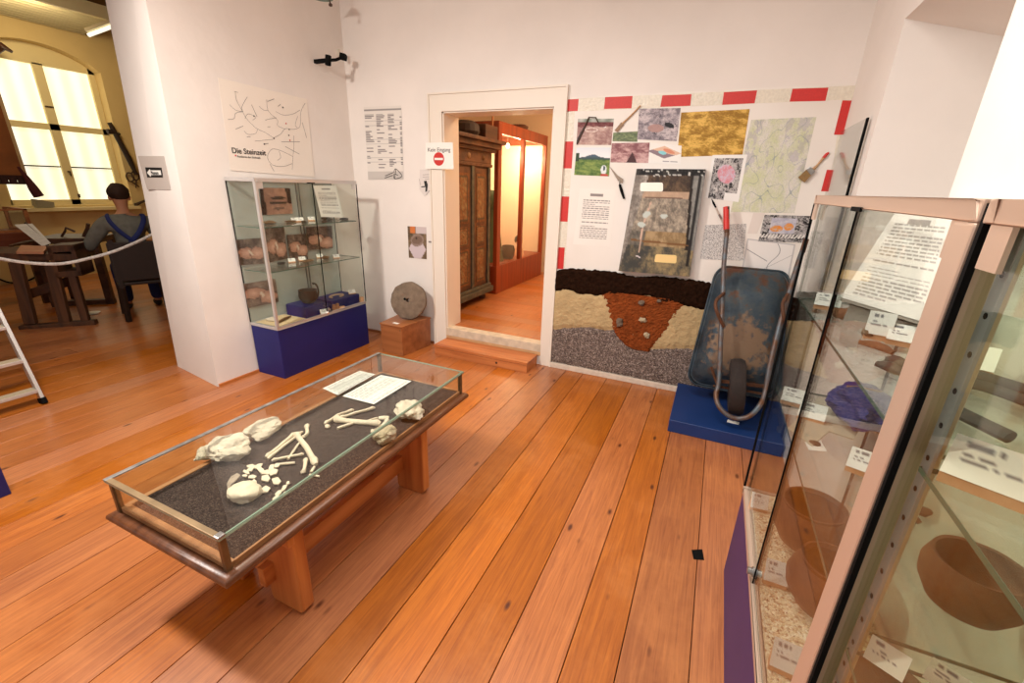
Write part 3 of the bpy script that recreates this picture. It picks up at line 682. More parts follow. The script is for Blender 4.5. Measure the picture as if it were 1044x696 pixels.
mb = MB(); mb.box(gx0+.012, gx1-.0, gy0-.008, gy0+.012, ZT, ZT+.006); mb.bevel(.002); mb.build('edge_rail', mat('bronze_rail', (158, 134, 100), .4, .5, var=.3, scale=14), t)
mb = MB(); mb.obox((gx1-.004, gy0+.004, ZT+.004), (.026, .026, .01)); mb.bevel(.004); mb.build('corner_clip', STEEL, t)
mb = MB(); mb.box(gx1-.002, gx1+.004, gy0+.02, gy1, ZT, ZT+.003); mb.build('edge_strip', mat('thin_green_edge', (120, 140, 118), .3), t)
def legboard(x0, x1, y, tp_, side):
    mb = MB(); poly = [(x0, y, .42), (x1, y, .42), (x1-(.0 if side > 0 else .01), y, .02), (x1-.02, y, 0), (x0+.02, y, 0), (x0+.01, y, .02)]
    mb.prism([Vector(q) for q in poly], (0, tp_, 0)); mb.bevel(.008, 3); return mb
for yl in (.845, 1.66):
    legboard(-1.445, -1.25, yl, .055, 1).build('leg', PINE, t)
    legboard(-1.80, -1.60, yl, .055, -1).build('leg', PINE, t)
    mb = MB(); mb.box(-1.83, -1.23, yl-.03, yl+.0, .375, .425); mb.bevel(.006); mb.build('cross_rail', PINE, t)
    mb = MB(); mb.box(-1.68, -1.40, yl+.012, yl+.043, .10, .20); mb.bevel(.01, 3); mb.build('cross_rail', PINE, t)
mb = MB(); mb.box(-1.42, -1.385, .80, 1.76, .125, .215); mb.bevel(.004); mb.build('stretcher', PINEY, t)
mb = MB(); mb.box(-1.85, -1.27, .66, 2.02, .40, .426); mb.build('underboard', PINEY, t)
# gravel bed
bm_ = MB(); nx, ny = 60, 130; g = []
x0, x1, y0, y1 = gx0+.03, gx1-.016, gy0+.035, gy1-.02
for j in range(ny+1):
    g.append([bm_.bm.verts.new((x0+(x1-x0)*i/nx, y0+(y1-y0)*j/ny, .474+.003*noise.noise(Vector((i*.7, j*.7, 0)))+.006*noise.noise(Vector((i*.09, j*.09, 4))))) for i in range(nx+1)])
for j in range(ny):
    for i in range(nx): bm_.bm.faces.new([g[j][i], g[j][i+1], g[j+1][i+1], g[j+1][i]])
bm_.box(x0, x1, y0, y1, .4505, .466)
tag(bm_.build('gravel_bed', granular('dark_gravel', [(34, 26, 24), (78, 62, 56), (52, 42, 40), (112, 92, 82), (40, 32, 32)], 330, .9)), 'dark brown gravel filling the table case', 'gravel', kind='stuff')
ZG = .478
def TP(px, py, z=.49): return PZ(px, py, z)
def SA(x, y): return 190+x*.17241, 400+y*.17241
def SB(x, y): return 310+x*.14374, 370+y*.14374
def stone(pt, rx, ry, rz, rot, m, lab, seed, amp=.35, cat='stone', nm='limestone_lump'):
    p = TP(*pt, z=ZG+rz*.6); mb = MB(); mb.rock((p.x, p.y, ZG+rz*.8), (rx, ry, rz), seed, amp, 4, rotz(rot), flat=.8, freq=1.25)
    return tag(mb.build(nm, m), lab, cat)
stone(SA(245, 345), .088, .078, .045, .5, LIME, 'largest pale stone in the table case, near the skull pieces', 3, .45)
stone(SA(110, 365), .03, .04, .028, .2, LIME, 'small pale stone tucked left of the largest one', 5)
stone(SA(460, 225), .068, .078, .034, .3, LIME, 'flat pale stone with veins, second from left by the back edge', 8, .4)
stone(SB(755, 345), .068, .088, .042, .9, LIME, 'angular pale stone at the far right end of the table case', 12, .5)
stone(SB(575, 515), .052, .06, .04, .2, LIMEG, 'pitted round stone beside the front glass of the table case', 15, .3)
mb = MB(); p = TP(*SA(50, 390)); mb.rock((p.x, p.y, ZG+.005), (.006, .006, .005), 3); tag(mb.build('pebble', LIME), 'tiny white pebble at the left end of the table case', 'pebble')
def bone(f, pts, r, lab, ends=True, squash=.8, group='long bones in the table case', nm='bone'):
    P = []
    for i, (a, b) in enumerate(pts):
        q = TP(*f(a, b), z=ZG+.012); P.append(Vector((q.x, q.y, ZG+r*squash*.9)))
    # resample
    n = 14; L = []
    for i in range(n+1):
        s_ = i/n*(len(P)-1); k = min(int(s_), len(P)-2); fr = s_-k; L.append(P[k].lerp(P[k+1], fr))
    rs = []
    for i in range(n+1):
        u = i/n; e = 1 + (.55*math.exp(-((u-.03)/.09)**2) + .45*math.exp(-((u-.97)/.09)**2) if ends else -.3*abs(u-.5))
        rs.append(r*e*(1+.12*noise.noise(Vector((u*6, r*900, len(lab))))))
    if ends: rs[0] *= .6; rs[-1] *= .6
    for q, rr in zip(L, rs): q.z = ZG + rr*squash*.85
    mb = MB(); mb.tube(L, rs, 10, squash=squash)
    return tag(mb.build(nm, BONE, smooth=True), lab, 'bone', group)
bone(SA, [(470, 378), (640, 235)], .010, 'long thin bone, leftmost of the crossed long bones')
bone(SA, [(480, 385), (585, 300), (685, 225)], .008, 'thin bone lying along the leftmost long bone')
bone(SA, [(645, 240), (710, 320), (765, 420)], .013, 'thickest bone of the crossed group, slanting towards the front glass')
bone(SA, [(712, 190), (714, 235), (690, 262)], .010, 'short curved bone at the top of the crossed group')
bone(SA, [(665, 290), (600, 385)], .007, 'slender bone running down the middle of the crossed group', ends=False)
bone(SA, [(505, 395), (600, 372), (692, 358)], .008, 'slim bone lying across the others')
bone(SA, [(525, 415), (590, 410), (640, 405)], .006, 'short sliver of bone below the crossed group', ends=False)
bone(SA, [(705, 388), (700, 430), (688, 470)], .009, 'short stout bone near the front glass beside the thickest one')
bone(SA, [(755, 432), (735, 465)], .008, 'bone fragment at the lower end of the thickest bone', ends=False)
bone(SA, [(725, 475), (785, 485)], .005, 'small bone splinter touching the front glass', ends=False)
bone(SB, [(145, 425), (240, 360), (350, 325)], .009, 'hollow bone in the right group, farthest left end')
bone(SB, [(250, 385), (370, 345), (500, 312)], .010, 'bone pointing to the text sheets in the right group')
bone(SB, [(215, 398), (360, 412), (540, 425)], .014, 'thickest long bone of the right group')
bone(SB, [(235, 455), (300, 435), (345, 420)], .010, 'bone piece half under the thickest bone of the right group', ends=False)
bone(SB, [(440, 405), (520, 380)], .008, 'short bone lying on the right group', ends=False)
bone(SB, [(530, 385), (600, 385)], .013, 'blocky bone end at the right of the right group', ends=False)
bone(SB, [(480, 490), (540, 455), (595, 400)], .012, 'pale bone crossing behind the front glass beside the pitted stone')
p = TP(*SB(165, 445)); mb = MB(); mb.rock((p.x, p.y, ZG+.009), (.014, .012, .010), 5, .3); tag(mb.build('bone_knob', BONE, smooth=True), 'small round bone knob at the left of the right bone group', 'bone')
# skull cap and fragments
p = TP(*SA(350, 600)); mb = MB(); mb.rock((p.x, p.y, ZG+.022), (.060, .052, .034), 21, .22, 4, rotz(.4), flat=.7); tag(mb.build('skull_cap', BONE, smooth=True), 'rounded skull cap in the table case', 'skull')
mb = MB(); pa = [TP(*SA(*q), z=.50) for q in ((245, 585), (240, 540), (262, 500), (300, 478), (322, 490), (300, 515), (268, 545))]; mb.prism([Vector((q.x, q.y, .497)) for q in pa], (0, 0, .006)); mb.bevel(.002)
tag(mb.build('skull_fragment', mat('grey_bone', (176, 156, 136), .75, var=.3, scale=30)), 'curved grey skull rim piece left of the skull cap', 'skull')
frs = [((385, 435), 34, 14, .2), ((355, 470), 26, 12, -.5), ((425, 432), 26, 13, .5), ((440, 455), 32, 16, -.7), ((470, 468), 36, 14, .1), ((500, 445), 28, 15, .9), ((515, 470), 30, 14, .5), ((390, 495), 28, 12, .1), ((470, 505), 32, 20, 0), ((400, 528), 20, 14, .4), ((400, 562), 24, 20, .2), ((465, 572), 30, 18, .3), ((535, 525), 28, 24, .1), ((545, 590), 24, 12, .7), ((575, 568), 30, 12, .8), ((600, 535), 12, 9, 1), ((530, 620), 26, 10, .6), ((580, 600), 24, 12, .5), ((375, 455), 20, 10, .3), ((535, 430), 18, 12, .3), ((345, 490), 16, 8, .1), ((435, 585), 12, 10, .1), ((250, 612), 12, 14, .1)]
fdesc = ['long', 'narrow', 'leaf shaped', 'curved', 'broad', 'pointed', 'thin', 'slim', 'blocky', 'short', 'squarish', 'triangular', 'square', 'small', 'slender', 'tiny', 'flat', 'chipped', 'little', 'stubby', 'splintery', 'minute', 'knobbly']
for k, ((a, b), w, h, r) in enumerate(frs):
    P = []; nn = 5
    for i in range(nn):
        an = 2*PI*i/nn; rr = .7+.6*h2(k, i); u = math.cos(an)*w*rr; v = math.sin(an)*h*rr; q = TP(*SA(a+u*math.cos(r)+v*math.sin(r), b-u*math.sin(r)+v*math.cos(r)), z=.485); P.append(Vector((q.x, q.y, ZG+.001+.002*h2(i, k))))
    mb = MB(); mb.prism(P, (0, 0, .006)); mb.bevel(.0015)
    where = 'above the skull cap' if b < 480 else ('right of the skull cap' if a > 420 else 'just behind the skull cap')
    if b > 600: where = 'at the edge of the fragment group'
    tag(mb.build('bone_fragment', BONE), '%s flat bone fragment %s' % (fdesc[k], where), 'bone', 'flat bone fragments around the skull cap')
# two printed sheets
tag(sheet('text_page', [TP(*SB(132, 180)), TP(*SB(395, 55)), TP(*SB(505, 80)), TP(*SB(240, 228))], textfn(9, .08, .92, .06, .94, False), 60, 36, .001), 'white text sheet nearer the back edge of the table case', 'paper')
tag(sheet('text_page', [TP(*SB(272, 235)), TP(*SB(545, 85)), TP(*SB(762, 128)), TP(*SB(495, 292))], textfn(15, .06, .94, .06, .94, False), 60, 60, .001), 'larger white text sheet in the middle of the far end of the table case', 'paper')

# ================================================================== WOOD BOX, MILLSTONE, STEP
bx0, bx1, by0, by1 = -2.935, -2.62, 3.33, 3.70
a_ = PZ(391, 358); b_1 = PZ(411, 363); c_ = PZ(441, 350)
mb = MB(); th = .22
ux = (b_1-a_); uy = (c_-b_1); d_ = a_+uy
mb.hexa([a_, b_1, c_, d_] + [q+Vector((0, 0, .30)) for q in (a_, b_1, c_, d_)]) if False else mb.hexa([(-2.94, 3.31, 0), (-2.67, 3.30, 0), (-2.62, 3.72, 0), (-2.98, 3.72, 0), (-2.94, 3.31, .30), (-2.67, 3.30, .30), (-2.62, 3.72, .30), (-2.98, 3.72, .30)])
mb.bevel(.004)
bx = thing('wooden_box', 'brown wooden box stand left of the doorway carrying the millstone', 'box', (-2.80, 3.5, 0))
mb.build('body', BOXW, bx)
mb = MB(); 
for zz in (.03, .27):
    for q in ((-2.92, 3.306), (-2.69, 3.299)): mb.cyl((q[0], q[1]+.004, zz), (q[0], q[1]-.0015, zz), .004, seg=8)
mb.build('nail', IRON, bx)
mb = MB(); mb.hexa([(-2.945, 3.30, .298), (-2.665, 3.29, .298), (-2.612, 3.73, .298), (-2.985, 3.73, .298), (-2.945, 3.30, .312), (-2.665, 3.29, .312), (-2.612, 3.73, .312), (-2.985, 3.73, .312)]); mb.bevel(.004); mb.build('lid', BOXW, bx)
# millstone leaning on the wall
c = Vector((-2.775, 3.575, .508)); R_ = .192
M = Matrix.Rotation(.30, 3, 'Z') @ Matrix.Rotation(PI/2-.28, 3, 'X')
mb = MB(); prof = [(.018, -.035), (R_*.8, -.035), (R_*.97, -.025), (R_, 0), (R_*.97, .022), (R_*.8, .034), (.02, .036)]
rings = []
for r, z in prof:
    rg = []
    for k in range(44):
        a = 2*PI*k/44; rr = r*(1+.05*noise.noise(Vector((math.cos(a)*1.5, math.sin(a)*1.5, 3))) + (.03*noise.noise(Vector((math.cos(a)*5, math.sin(a)*5, z*30))) if r > .1 else 0))
        rg.append(mb.bm.verts.new(c + M@Vector((rr*math.cos(a), rr*math.sin(a), z + .006*noise.noise(Vector((math.cos(a)*r*20, math.sin(a)*r*20, 1)))))))
    rings.append(rg)
for i in range(len(rings)-1):
    for k in range(44): mb.bm.faces.new([rings[i][k], rings[i][(k+1)%44], rings[i+1][(k+1)%44], rings[i+1][k]])
for k in range(44): mb.bm.faces.new([rings[-1][k], rings[-1][(k+1)%44], rings[0][(k+1)%44], rings[0][k]])
ms = tag(mb.build('millstone', MILLS, smooth=True), 'round grey millstone with a small hole standing on a wooden box', 'millstone')
mb = MB(); mb.cyl(c+M@Vector((-.03, .01, .02)), c+M@Vector((-.03, .01, .0385)), .013, seg=14); mb.build('bore_hole', BLACK, ms)
tag(sheet('paper_label', [(-2.83, 3.36, .3125), (-2.76, 3.35, .3125), (-2.755, 3.385, .3125), (-2.825, 3.395, .3125)], CARDFN(3), 12, 8, .001), 'small white paper label on the wooden box before the millstone', 'label')
# step
sx0, sx1 = -2.44, -1.405; sy0 = 3.505
st = thing('wooden_step', 'low pine step in front of the doorway sill', 'step', ((sx0+sx1)/2, 3.64, 0))
mb = MB(); mb.box(sx0+.02, sx1, sy0+.012, W-.0195, 0, .078); mb.build('body', PINEY, st)
SW = wood('step_board_wood', (166, 92, 46), (200, 124, 70), 'X', 20, .45)
mb = MB(); mb.box(sx0, sx1+.004, sy0, W-.0195, .078, .104); mb.bevel(.003); mb.build('tread', SW, st)
mb = MB(); mb.box(sx0+.015, sx1+.004, sy0, sy0+.012, 0, .074); mb.bevel(.002); mb.build('riser', SW, st)
mb = MB(); mb.cyl((-1.72, sy0+.004, .045), (-1.72, sy0-.001, .045), .012, seg=12); mb.build('knot', mat('knot', (70, 34, 16), .6), st)
# black tape square on the floor
q = [PZ(*p) for p in ((705, 560.5), (716, 560), (718, 571), (707, 570))]
mb = MB(); mb.prism([Vector((a.x, a.y, .0005)) for a in q], (0, 0, .001)); tag(mb.build('floor_marker', BLACK), 'small black tape square stuck on the floor near the right cases', 'tape')
# ================================================================== THE EXCAVATION WALL
def wx(px, py, d=0): q = PY(px, py, W-d); return q.x, q.z
# white backing sheet
BS = tag(sheet('display_sheet', onwall([(575, 101), (873, 86), (873, 86), (566, 273)], .0)[:2] + [Vector((RW-.03, W, .955)), Vector((-1.225, W, .955))] if False else [Vector((-1.259, W-.0005, 2.335)), Vector((.632, W-.0005, 2.335)), Vector((.632, W-.0005, .93)), Vector((-1.259, W-.0005, .93))],
    lambda u, v: mixc(C(236, 230, 222), C(226, 218, 208), nz(u, v, 6)), 12, 12, .001), 'large white paper backing the excavation display right of the doorway', 'poster')
# barrier tape: clear crinkled strip with red blocks
CLEAR = mat('crinkled_tape', (232, 224, 206), .3, var=.12, scale=60, bump=.8, bscale=40)
def tape(pts, lab):
    q = [Vector(p) for p in pts]; t = thing('barrier_tape', lab, 'tape', tuple(q[3]), 'red and white barrier tape around the display')
    mb = MB(); mb.prism(q, (0, -.0008, 0)); mb.build('strip', CLEAR, t); return t
def stripe(t, px4, d=.0028):
    mb = MB(); mb.prism(onwall(px4, d), (0, -.0008, 0)); mb.build('red_block', RED, t)
tt = tape(onwall([(577, 101), (873, 87), (871, 101), (577, 114)], .0018), 'crinkled barrier tape running along the top of the excavation display')
for q in (((577.4, 101.5), (590, 100.8), (589, 113), (576.7, 113.6)), ((617, 99), (645, 97.8), (643.8, 110.4), (615.8, 111)), ((675.3, 97.2), (705, 96), (703.8, 107.8), (673.2, 108.9)), ((738, 94), (772, 92), (769.3, 105.2), (736.2, 106.8)), ((808, 90.5), (844.6, 89.3), (841.5, 102.8), (805, 103.6))): stripe(tt, q)
tt = tape(onwall([(574, 113), (586, 113), (576, 273), (564, 273)], .0018), 'barrier tape running down beside the door casing')
for q in (((573.3, 144.2), (584.5, 144.2), (582.8, 171.6), (571.8, 171.6)), ((570.8, 200), (580.3, 200.4), (578.6, 226), (568.6, 225.5)), ((567.2, 252), (575.8, 252.3), (574.4, 274), (565.6, 274))): stripe(tt, q)
tt = tape(onwall([(858, 101.5), (873.5, 101), (852, 255), (838, 255)], .0018), 'barrier tape running down the right edge of the excavation display')
for q in (((859, 102.3), (873, 102.5), (864.8, 137.5), (850.2, 137.3)), ((843, 173), (855.5, 173.5), (853, 195), (837, 195)), ((834, 236), (846, 236), (843, 262), (831, 262))): stripe(tt, q)
def pic(name, px, fn, lab, d_, nx=30, ny=24, cat='photo', t=.0012): return tag(sheet(name, onwall(px, .0017+(d_-.006)*.7), fn, int(nx*1.8), int(ny*1.8), t), lab, cat)
def f_dig(u, v):
    if v < .13: return mixc(C(120, 130, 116), C(196, 196, 190), nz(u, v, 5)+.5)
    if v < .3+.05*nz(u, 0, 5): return mixc(C(96, 40, 44), C(140, 84, 80), fbm(u, v, 9)+.4)
    c = mixc(C(150, 112, 108), C(206, 178, 166), .5+fbm(u, v, 4, 2)); 
    if ell(u, v, .4, .42, .2, .08) and not ell(u, v, .4, .42, .17, .05): c = C(226, 210, 200)
    if abs(u - (.32-.36*v)) < .035 : c = C(60, 44, 46)
    if ell(u, v, .78, .3, .03, .04): c = C(250, 248, 244)
    return c
pic('photo_print', [(589.4, 121), (626, 120.9), (623.1, 147.9), (587.6, 147.5)], f_dig, 'photo of a dig with red soil, top left of the display', .006)
p = onwall([(588.3, 147), (600.5, 119.5), (607.5, 119.8), (610, 125)], .0085)
mb = MB(); mb.tube(p, [.006, .006, .005, .004], 8); tag(mb.build('bent_iron_hook', IRON), 'thin bent dark hook hanging over the top left dig photo', 'hook')
def f_land(u, v):
    h = .36 - .12*math.exp(-((u-.5)/.2)**2)
    if v < h+.02*nz(u, 0, 8): c = mixc(C(222, 226, 232), C(244, 244, 244), v*2)
    elif v < .42: c = mixc(C(74, 92, 112), C(60, 80, 70), (v-.3)*8)
    else: c = mixc(C(72, 104, 50), C(142, 160, 84), .5+fbm(u, v*2, 5, 1))
    if u < .1 and .2 < v < .5: c = C(50, 66, 44)
    if ell(u, v, .84, .78, .085, .17): c = C(226, 232, 232)
    if ell(u, v, .85, .72, .03, .09): c = C(60, 80, 90)
    if ell(u, v, .86, .97, .12, .05): c = C(190, 70, 56)
    return c
pic('photo_print', [(588, 150.3), (622.7, 150.3), (621, 179.7), (585.3, 178.3)], f_land, 'landscape photo with green fields and blue hill', .006)
pic('photo_print', [(625.3, 135.2), (650.4, 133.8), (649.7, 144.6), (624.5, 143.9)], lambda u, v: mixc(C(84, 98, 74), C(136, 150, 108), .5+fbm(u, v, 6)), 'small strip photo of green grass', .006, 16, 10)
pic('photo_print', [(623.8, 146), (662.9, 145.3), (661.2, 166.1), (622.4, 165.4)], lambda u, v: C(74, 44, 46) if (abs(u-.56) < .13*(v-.45)/.5 and v > .45) else mixc(C(132, 84, 88), C(206, 170, 166), .45+fbm(u, v, 4, 4)+(.3 if v > .5 else -.1)), 'pinkish photo of a dug section with a dark notch', .006)
def f_trench(u, v):
    c = mixc(C(120, 112, 120), C(202, 190, 192), .5+fbm(u, v, 5, 6)*1.1)
    if fbm(u, v, 11, 8) > .52: c = C(50, 44, 48)
    if ell(u, v, .78, .52, .13, .07, .5): c = C(30, 26, 30)
    if ell(u, v, .45, .62, .2, .13): c = mixc(C(176, 142, 136), C(150, 120, 118), fbm(u, v, 9))
    return c
pic('photo_print', [(651.8, 110.8), (693.9, 110.1), (689.9, 143.9), (649.7, 142)], f_trench, 'grey photo of a stony trench beside the golden field photo', .0075, 50, 40)
def f_iso(u, v):
    c = C(238, 234, 228)
    if abs(u-.48)*.9+abs(v-.42)*1.5 < .48:
        c = C(224, 186, 160) if v < .3+.3*u else C(140, 122, 130)
        if ell(u, v, .42, .45, .13, .09, .4): c = C(140, 206, 214)
        if ell(u, v, .62, .35, .2, .09, .5): c = C(214, 140, 110)
    if .86 < v < .9 and .45 < u < .95 and h2(int(u*40), 2) > .3: c = C(150, 146, 150)
    return c
pic('diagram_sheet', [(662.5, 145.2), (695, 148.5), (694, 167.5), (661, 166)], f_iso, 'white sheet with a small coloured block diagram', .0065, 36, 26, 'paper')
pic('photo_print', [(694.5, 114.7), (764.5, 111.1), (757, 157.8), (690.2, 160)], lambda u, v: mixc(C(150, 110, 30), C(226, 184, 92), .5+fbm(u+v*.5, v*1.6-u*.6, 6, 2)*1.2), 'golden aerial photo of a field, largest on the display', .006, 60, 44)
def f_topo(u, v):
    c = mixc(C(220, 216, 208), C(204, 208, 168), .5+fbm(u, v, 4, 9)*.9)
    k = fbm(u, v, 3.2, 4)*9
    if (k % 1) < .16: c = mixc(c, C(150, 146, 150), .4)
    if fbm(u, v, 3, 12) > .3 and v < .6: c = mixc(c, C(170, 164, 178), .4)
    if abs(nz(u, v, 6, 31)) < .018: c = mixc(c, C(120, 134, 150), .5)
    return c
pic('wall_map', [(766, 122.2), (832.4, 119.2), (809.7, 217.3), (744.9, 215.8)], f_topo, 'pale green contour map in the middle of the display', .006, 110, 130, 'map')
def bw(sd, fr=9, th=0):
    return lambda u, v: C(40, 38, 40) if fbm(u, v, fr, sd) > .25+th else (C(96, 92, 94) if fbm(u, v, fr*1.3, sd+4) > .3 else mixc(C(206, 202, 198), C(150, 146, 146), .5+fbm(u, v, 5, sd)))
def f_plan1(u, v):
    if u < .08 or u > .9 or v < .08 or (v > .82 and u > .55): return C(238, 236, 232)
    c = bw(21, 8)(u, v)
    if ell(u, v, .5, .42, .27, .2, .3): c = mixc(C(206, 196, 214), C(214, 140, 150), .5+fbm(u, v, 7, 3)*1.3)
    return c
pic('plan_sheet', [(726.5, 158), (762, 157.5), (752.9, 206), (719.2, 201.5)], f_plan1, 'black and white aerial plan with a pink patch, below the golden photo', .0078, 44, 56, 'paper')
def f_plan2(u, v):
    c = bw(33, 9)(u, v)
    if .18 < u < .72 and .1 < v < .68:
        c = mixc(C(168, 166, 184), C(200, 198, 206), .5+fbm(u, v, 8, 3))
        if ell(u, v, .33, .5, .14, .12) or ell(u, v, .58, .42, .1, .14): c = mixc(C(226, 140, 56), c, .25+fbm(u, v, 14, 5))
    if v > .7 and (u*14+v*4) % 1 < .35 and v < .85: c = C(236, 232, 226)
    return c
pic('photo_print', [(779.6, 218.8), (827.8, 220.3), (820.3, 247.4), (773, 246)], f_plan2, 'aerial plan photo with orange building outlines', .0078, 60, 40)
pic('drawing_sheet', [(719.2, 229.3), (761, 228), (757.5, 265.5), (713.8, 264)], lambda u, v: C(66, 64, 66) if (fbm(u*1.2, v*2.4, 11, 3) % .3) < .07 else C(216, 212, 208), 'black and white line drawing of stone rows beside the barrow handle', .0078, 64, 60, 'paper')
def f_lines(u, v):
    c = C(232, 228, 224)
    if abs(u-(.62+.1*math.sin(v*6))) < .008 or (abs(v-.3-.6*u) < .012 and u < .5) or abs(u+v-1.3) < .006: c = C(140, 138, 142)
    if (u < .03 or u > .97 or v < .04 or v > .96): c = C(196, 192, 192)
    return c
pic('plan_sheet', [(762, 243), (811, 249), (804, 283), (756, 276)], f_lines, 'faint line plan on white paper above the wheelbarrow', .0078, 70, 50, 'paper')
pic('plan_sheet', [(768, 217), (780, 217), (772, 238), (762, 238)], lambda u, v: C(224, 214, 206), 'blank strip of cream paper left of the orange plan photo', .0065, 3, 3, 'paper')
pic('text_page', [(591.2, 191.7), (627.5, 193.3), (622, 251.5), (584.3, 249)], textfn(20, .18, .88, .14, .88, True, C(238, 232, 224), C(120, 112, 110)), 'tall white page of small text left of the trench picture', .006, 60, 84, 'paper')
# trench picture: a thick board
def f_big(u, v):
    L = .08+.16*(1-v)**1.2; Rr = .86+.06*v if v > .3 else .86-.1*(.3-v)
    if v < .055 and u > 0: c = mixc(C(22, 20, 20), C(60, 58, 54), fbm(u, v, 12)+.3)
    elif u < .24*(1-v)*(.9) and v < .98: c = mixc(C(112, 104, 96), C(176, 168, 158), .4+fbm(u, v, 8, 2)+.4*(v < .25))
    elif u > .8+.12*v and v < .75: c = mixc(C(150, 148, 142), C(112, 112, 108), fbm(u, v, 9, 5)+.5) if u > .84+.12*v else C(40, 32, 28)
    elif v < .2: c = mixc(C(58, 46, 38), C(110, 88, 66), fbm(u, v, 9, 1)+.4)
    elif v < .27: c = mixc(C(196, 166, 140), C(176, 150, 126), fbm(u, v, 9, 1)+.5)
    elif v < .58: c = mixc(C(110, 102, 92), C(184, 170, 150), .5+fbm(u, v, 12, 3))
    elif v < .72: c = mixc(C(134, 110, 76), C(176, 150, 112), .5+fbm(u, v, 9, 3)) if u > .3 else mixc(C(80, 76, 70), C(130, 122, 108), .5+fbm(u, v, 9, 3))
    else: c = mixc(C(66, 66, 62), C(150, 132, 96), .4+fbm(u, v, 10, 6)*.9 + (.15 if u > .4 else -.2))
    if u > .93: c = mixc(c, C(20, 18, 18), .8) if v < .9 and u < .97 - .0 else c
    if .255 < v < .265 and .2 < u < .75: c = C(110, 82, 70)
    if abs(v-(.67+.03*u)) < .009 and .1 < u < .92: c = C(120, 84, 50)
    if abs(u-(.26+.02*math.sin(v*9)+ (v-.6)*-.12)) < .01 and .3 < v < .8: c = C(206, 176, 156)
    if ell(u, v, .27, .42, .055, .03, -.3) or ell(u, v, .22, .52, .06, .025, .1) or ell(u, v, .52, .43, .05, .022): c = C(196, 204, 196)
    if abs(u-.245-(v-.835)*3) < .02 and .825 < v < .85: c = C(230, 220, 220)
    if v < .07 and h2(int(u*40), int(v*70)) > .86: c = C(206, 206, 200)
    return c
q = onwall([(649, 172), (719.5, 172.5), (703, 282), (630.5, 276)], .075)
tr = thing('picture_board', 'large thick photo board of a dark excavated trench', 'picture', tuple(q[3]))
sheet('picture', q, f_big, 72, 96, .001, tr)
mb = MB(); mb.prism(q, (0, .073, 0)); mb.build('board', mat('shadow_tinted_edge', (168, 170, 184), .6), tr)  # bluish shadow beside the board is painted into its edge colour
WPL = mat('white_plaque', (252, 248, 236), .5); GPL = mat('gold_plaque', (240, 208, 140), .5)
def roundquad(p4, r=.25, n=5):
    P = [Vector(p) for p in p4]; out = []
    for i in range(4):
        a, b, c = P[i-1], P[i], P[(i+1) % 4]; rr = min((a-b).length, (c-b).length)*r
        d1 = (a-b).normalized(); d2 = (c-b).normalized()
        for k in range(n+1):
            s_ = k/n; out.append((b+d1*rr)*(1-s_)**2 + b*2*s_*(1-s_) + (b+d2*rr)*s_**2)
    return out
for pts, m_, lab in (([(653, 186), (676, 186), (676, 195.3), (652.5, 195)], WPL, 'white rounded plaque'), ([(668.5, 259), (690, 260), (689.5, 268.5), (667, 267)], GPL, 'golden rounded plaque')):
    mb = MB(); mb.prism(roundquad([PY(a, b, W-.0775) for a, b in pts]), (0, -.002, 0)); plab(mb.build('plaque', m_, tr), lab)
# trowel, wooden knife, brushes
t = thing('trowel', 'pointed steel trowel with black handle stuck left of the trench board', 'trowel', tuple(PY(630, 188, W-.012)))
p = onwall([(621, 169), (629.5, 178.5), (635.8, 182.8), (634.5, 187), (630, 184)], .011)
mb = MB(); mb.prism(p, (0, -.002, 0)); mb.build('blade', mat('dull_steel', (150, 132, 116), .4, .6), t)
mb = MB(); mb.tube(onwall([(632, 183.5), (631.5, 187), (632.3, 190)], .013), .004, 8); mb.build('tang', STEEL, t)
mb = MB(); mb.tube(onwall([(631.8, 188), (633.5, 194), (636.3, 202.5)], .013), [.009, .012, .008], 10); mb.build('handle', BLACK, t, True)
HW = mat('handle_wood', (196, 154, 112), .6, var=.15, scale=30)
t = thing('wood_spatula', 'slim wooden modelling tool slanting beside the grey trench photo', 'tool', tuple(PY(640, 120, W-.012)))
mb = MB(); mb.tube(onwall([(653, 107.5), (643, 118), (634.5, 126)], .0125), [.005, .006, .007], 8); mb.build('handle', HW, t, True)
mb = MB(); mb.prism(onwall([(633.5, 124.5), (636, 127), (629.5, 134.5), (626.5, 133)], .011), (0, -.006, 0)); mb.bevel(.002); mb.build('blade', mat('tool_wood_dark', (150, 120, 92), .6), t)
t = thing('paint_brush', 'flat paint brush with red handle tip on the right of the map', 'brush', tuple(PY(832, 170, W-.012)))
mb = MB(); mb.tube(onwall([(829.5, 172.5), (834, 167.5), (839, 161.5), (841.5, 158.5)], .0125), [.011, .006, .008, .009], 10); mb.build('handle', HW, t, True)
mb = MB(); mb.tube(onwall([(839.5, 161), (842.5, 157.5), (845, 155.5)], .0125), [.0095, .010, .006], 10); mb.build('red_tip', RED, t, True)
mb = MB(); mb.prism(onwall([(821.8, 173), (826, 169.8), (831, 174.8), (826.5, 178.8)], .014), (0, -.016, 0)); mb.bevel(.002); mb.build('ferrule', STEEL, t)
mb = MB(); mb.prism(onwall([(821.8, 173), (826.5, 178.8), (820, 186), (813.5, 181)], .016), (0, -.012, 0)); mb.build('bristles', mat('bristles', (156, 124, 78), .9, var=.4, scale=200), t)
t = thing('paint_brush', 'small round brush with dark bristles above the barrow handle', 'brush', tuple(PY(730, 215, W-.012)))
mb = MB(); mb.tube(onwall([(729.5, 211), (732.5, 217.5), (735.5, 224), (737.5, 229)], .0125), [.005, .006, .005, .004], 8); mb.build('handle', mat('pale_handle', (206, 190, 176), .5), t, True)
mb = MB(); mb.tube(onwall([(733, 218.5), (735.5, 223)], .0125), .0075, 8); mb.build('ferrule', STEEL, t)
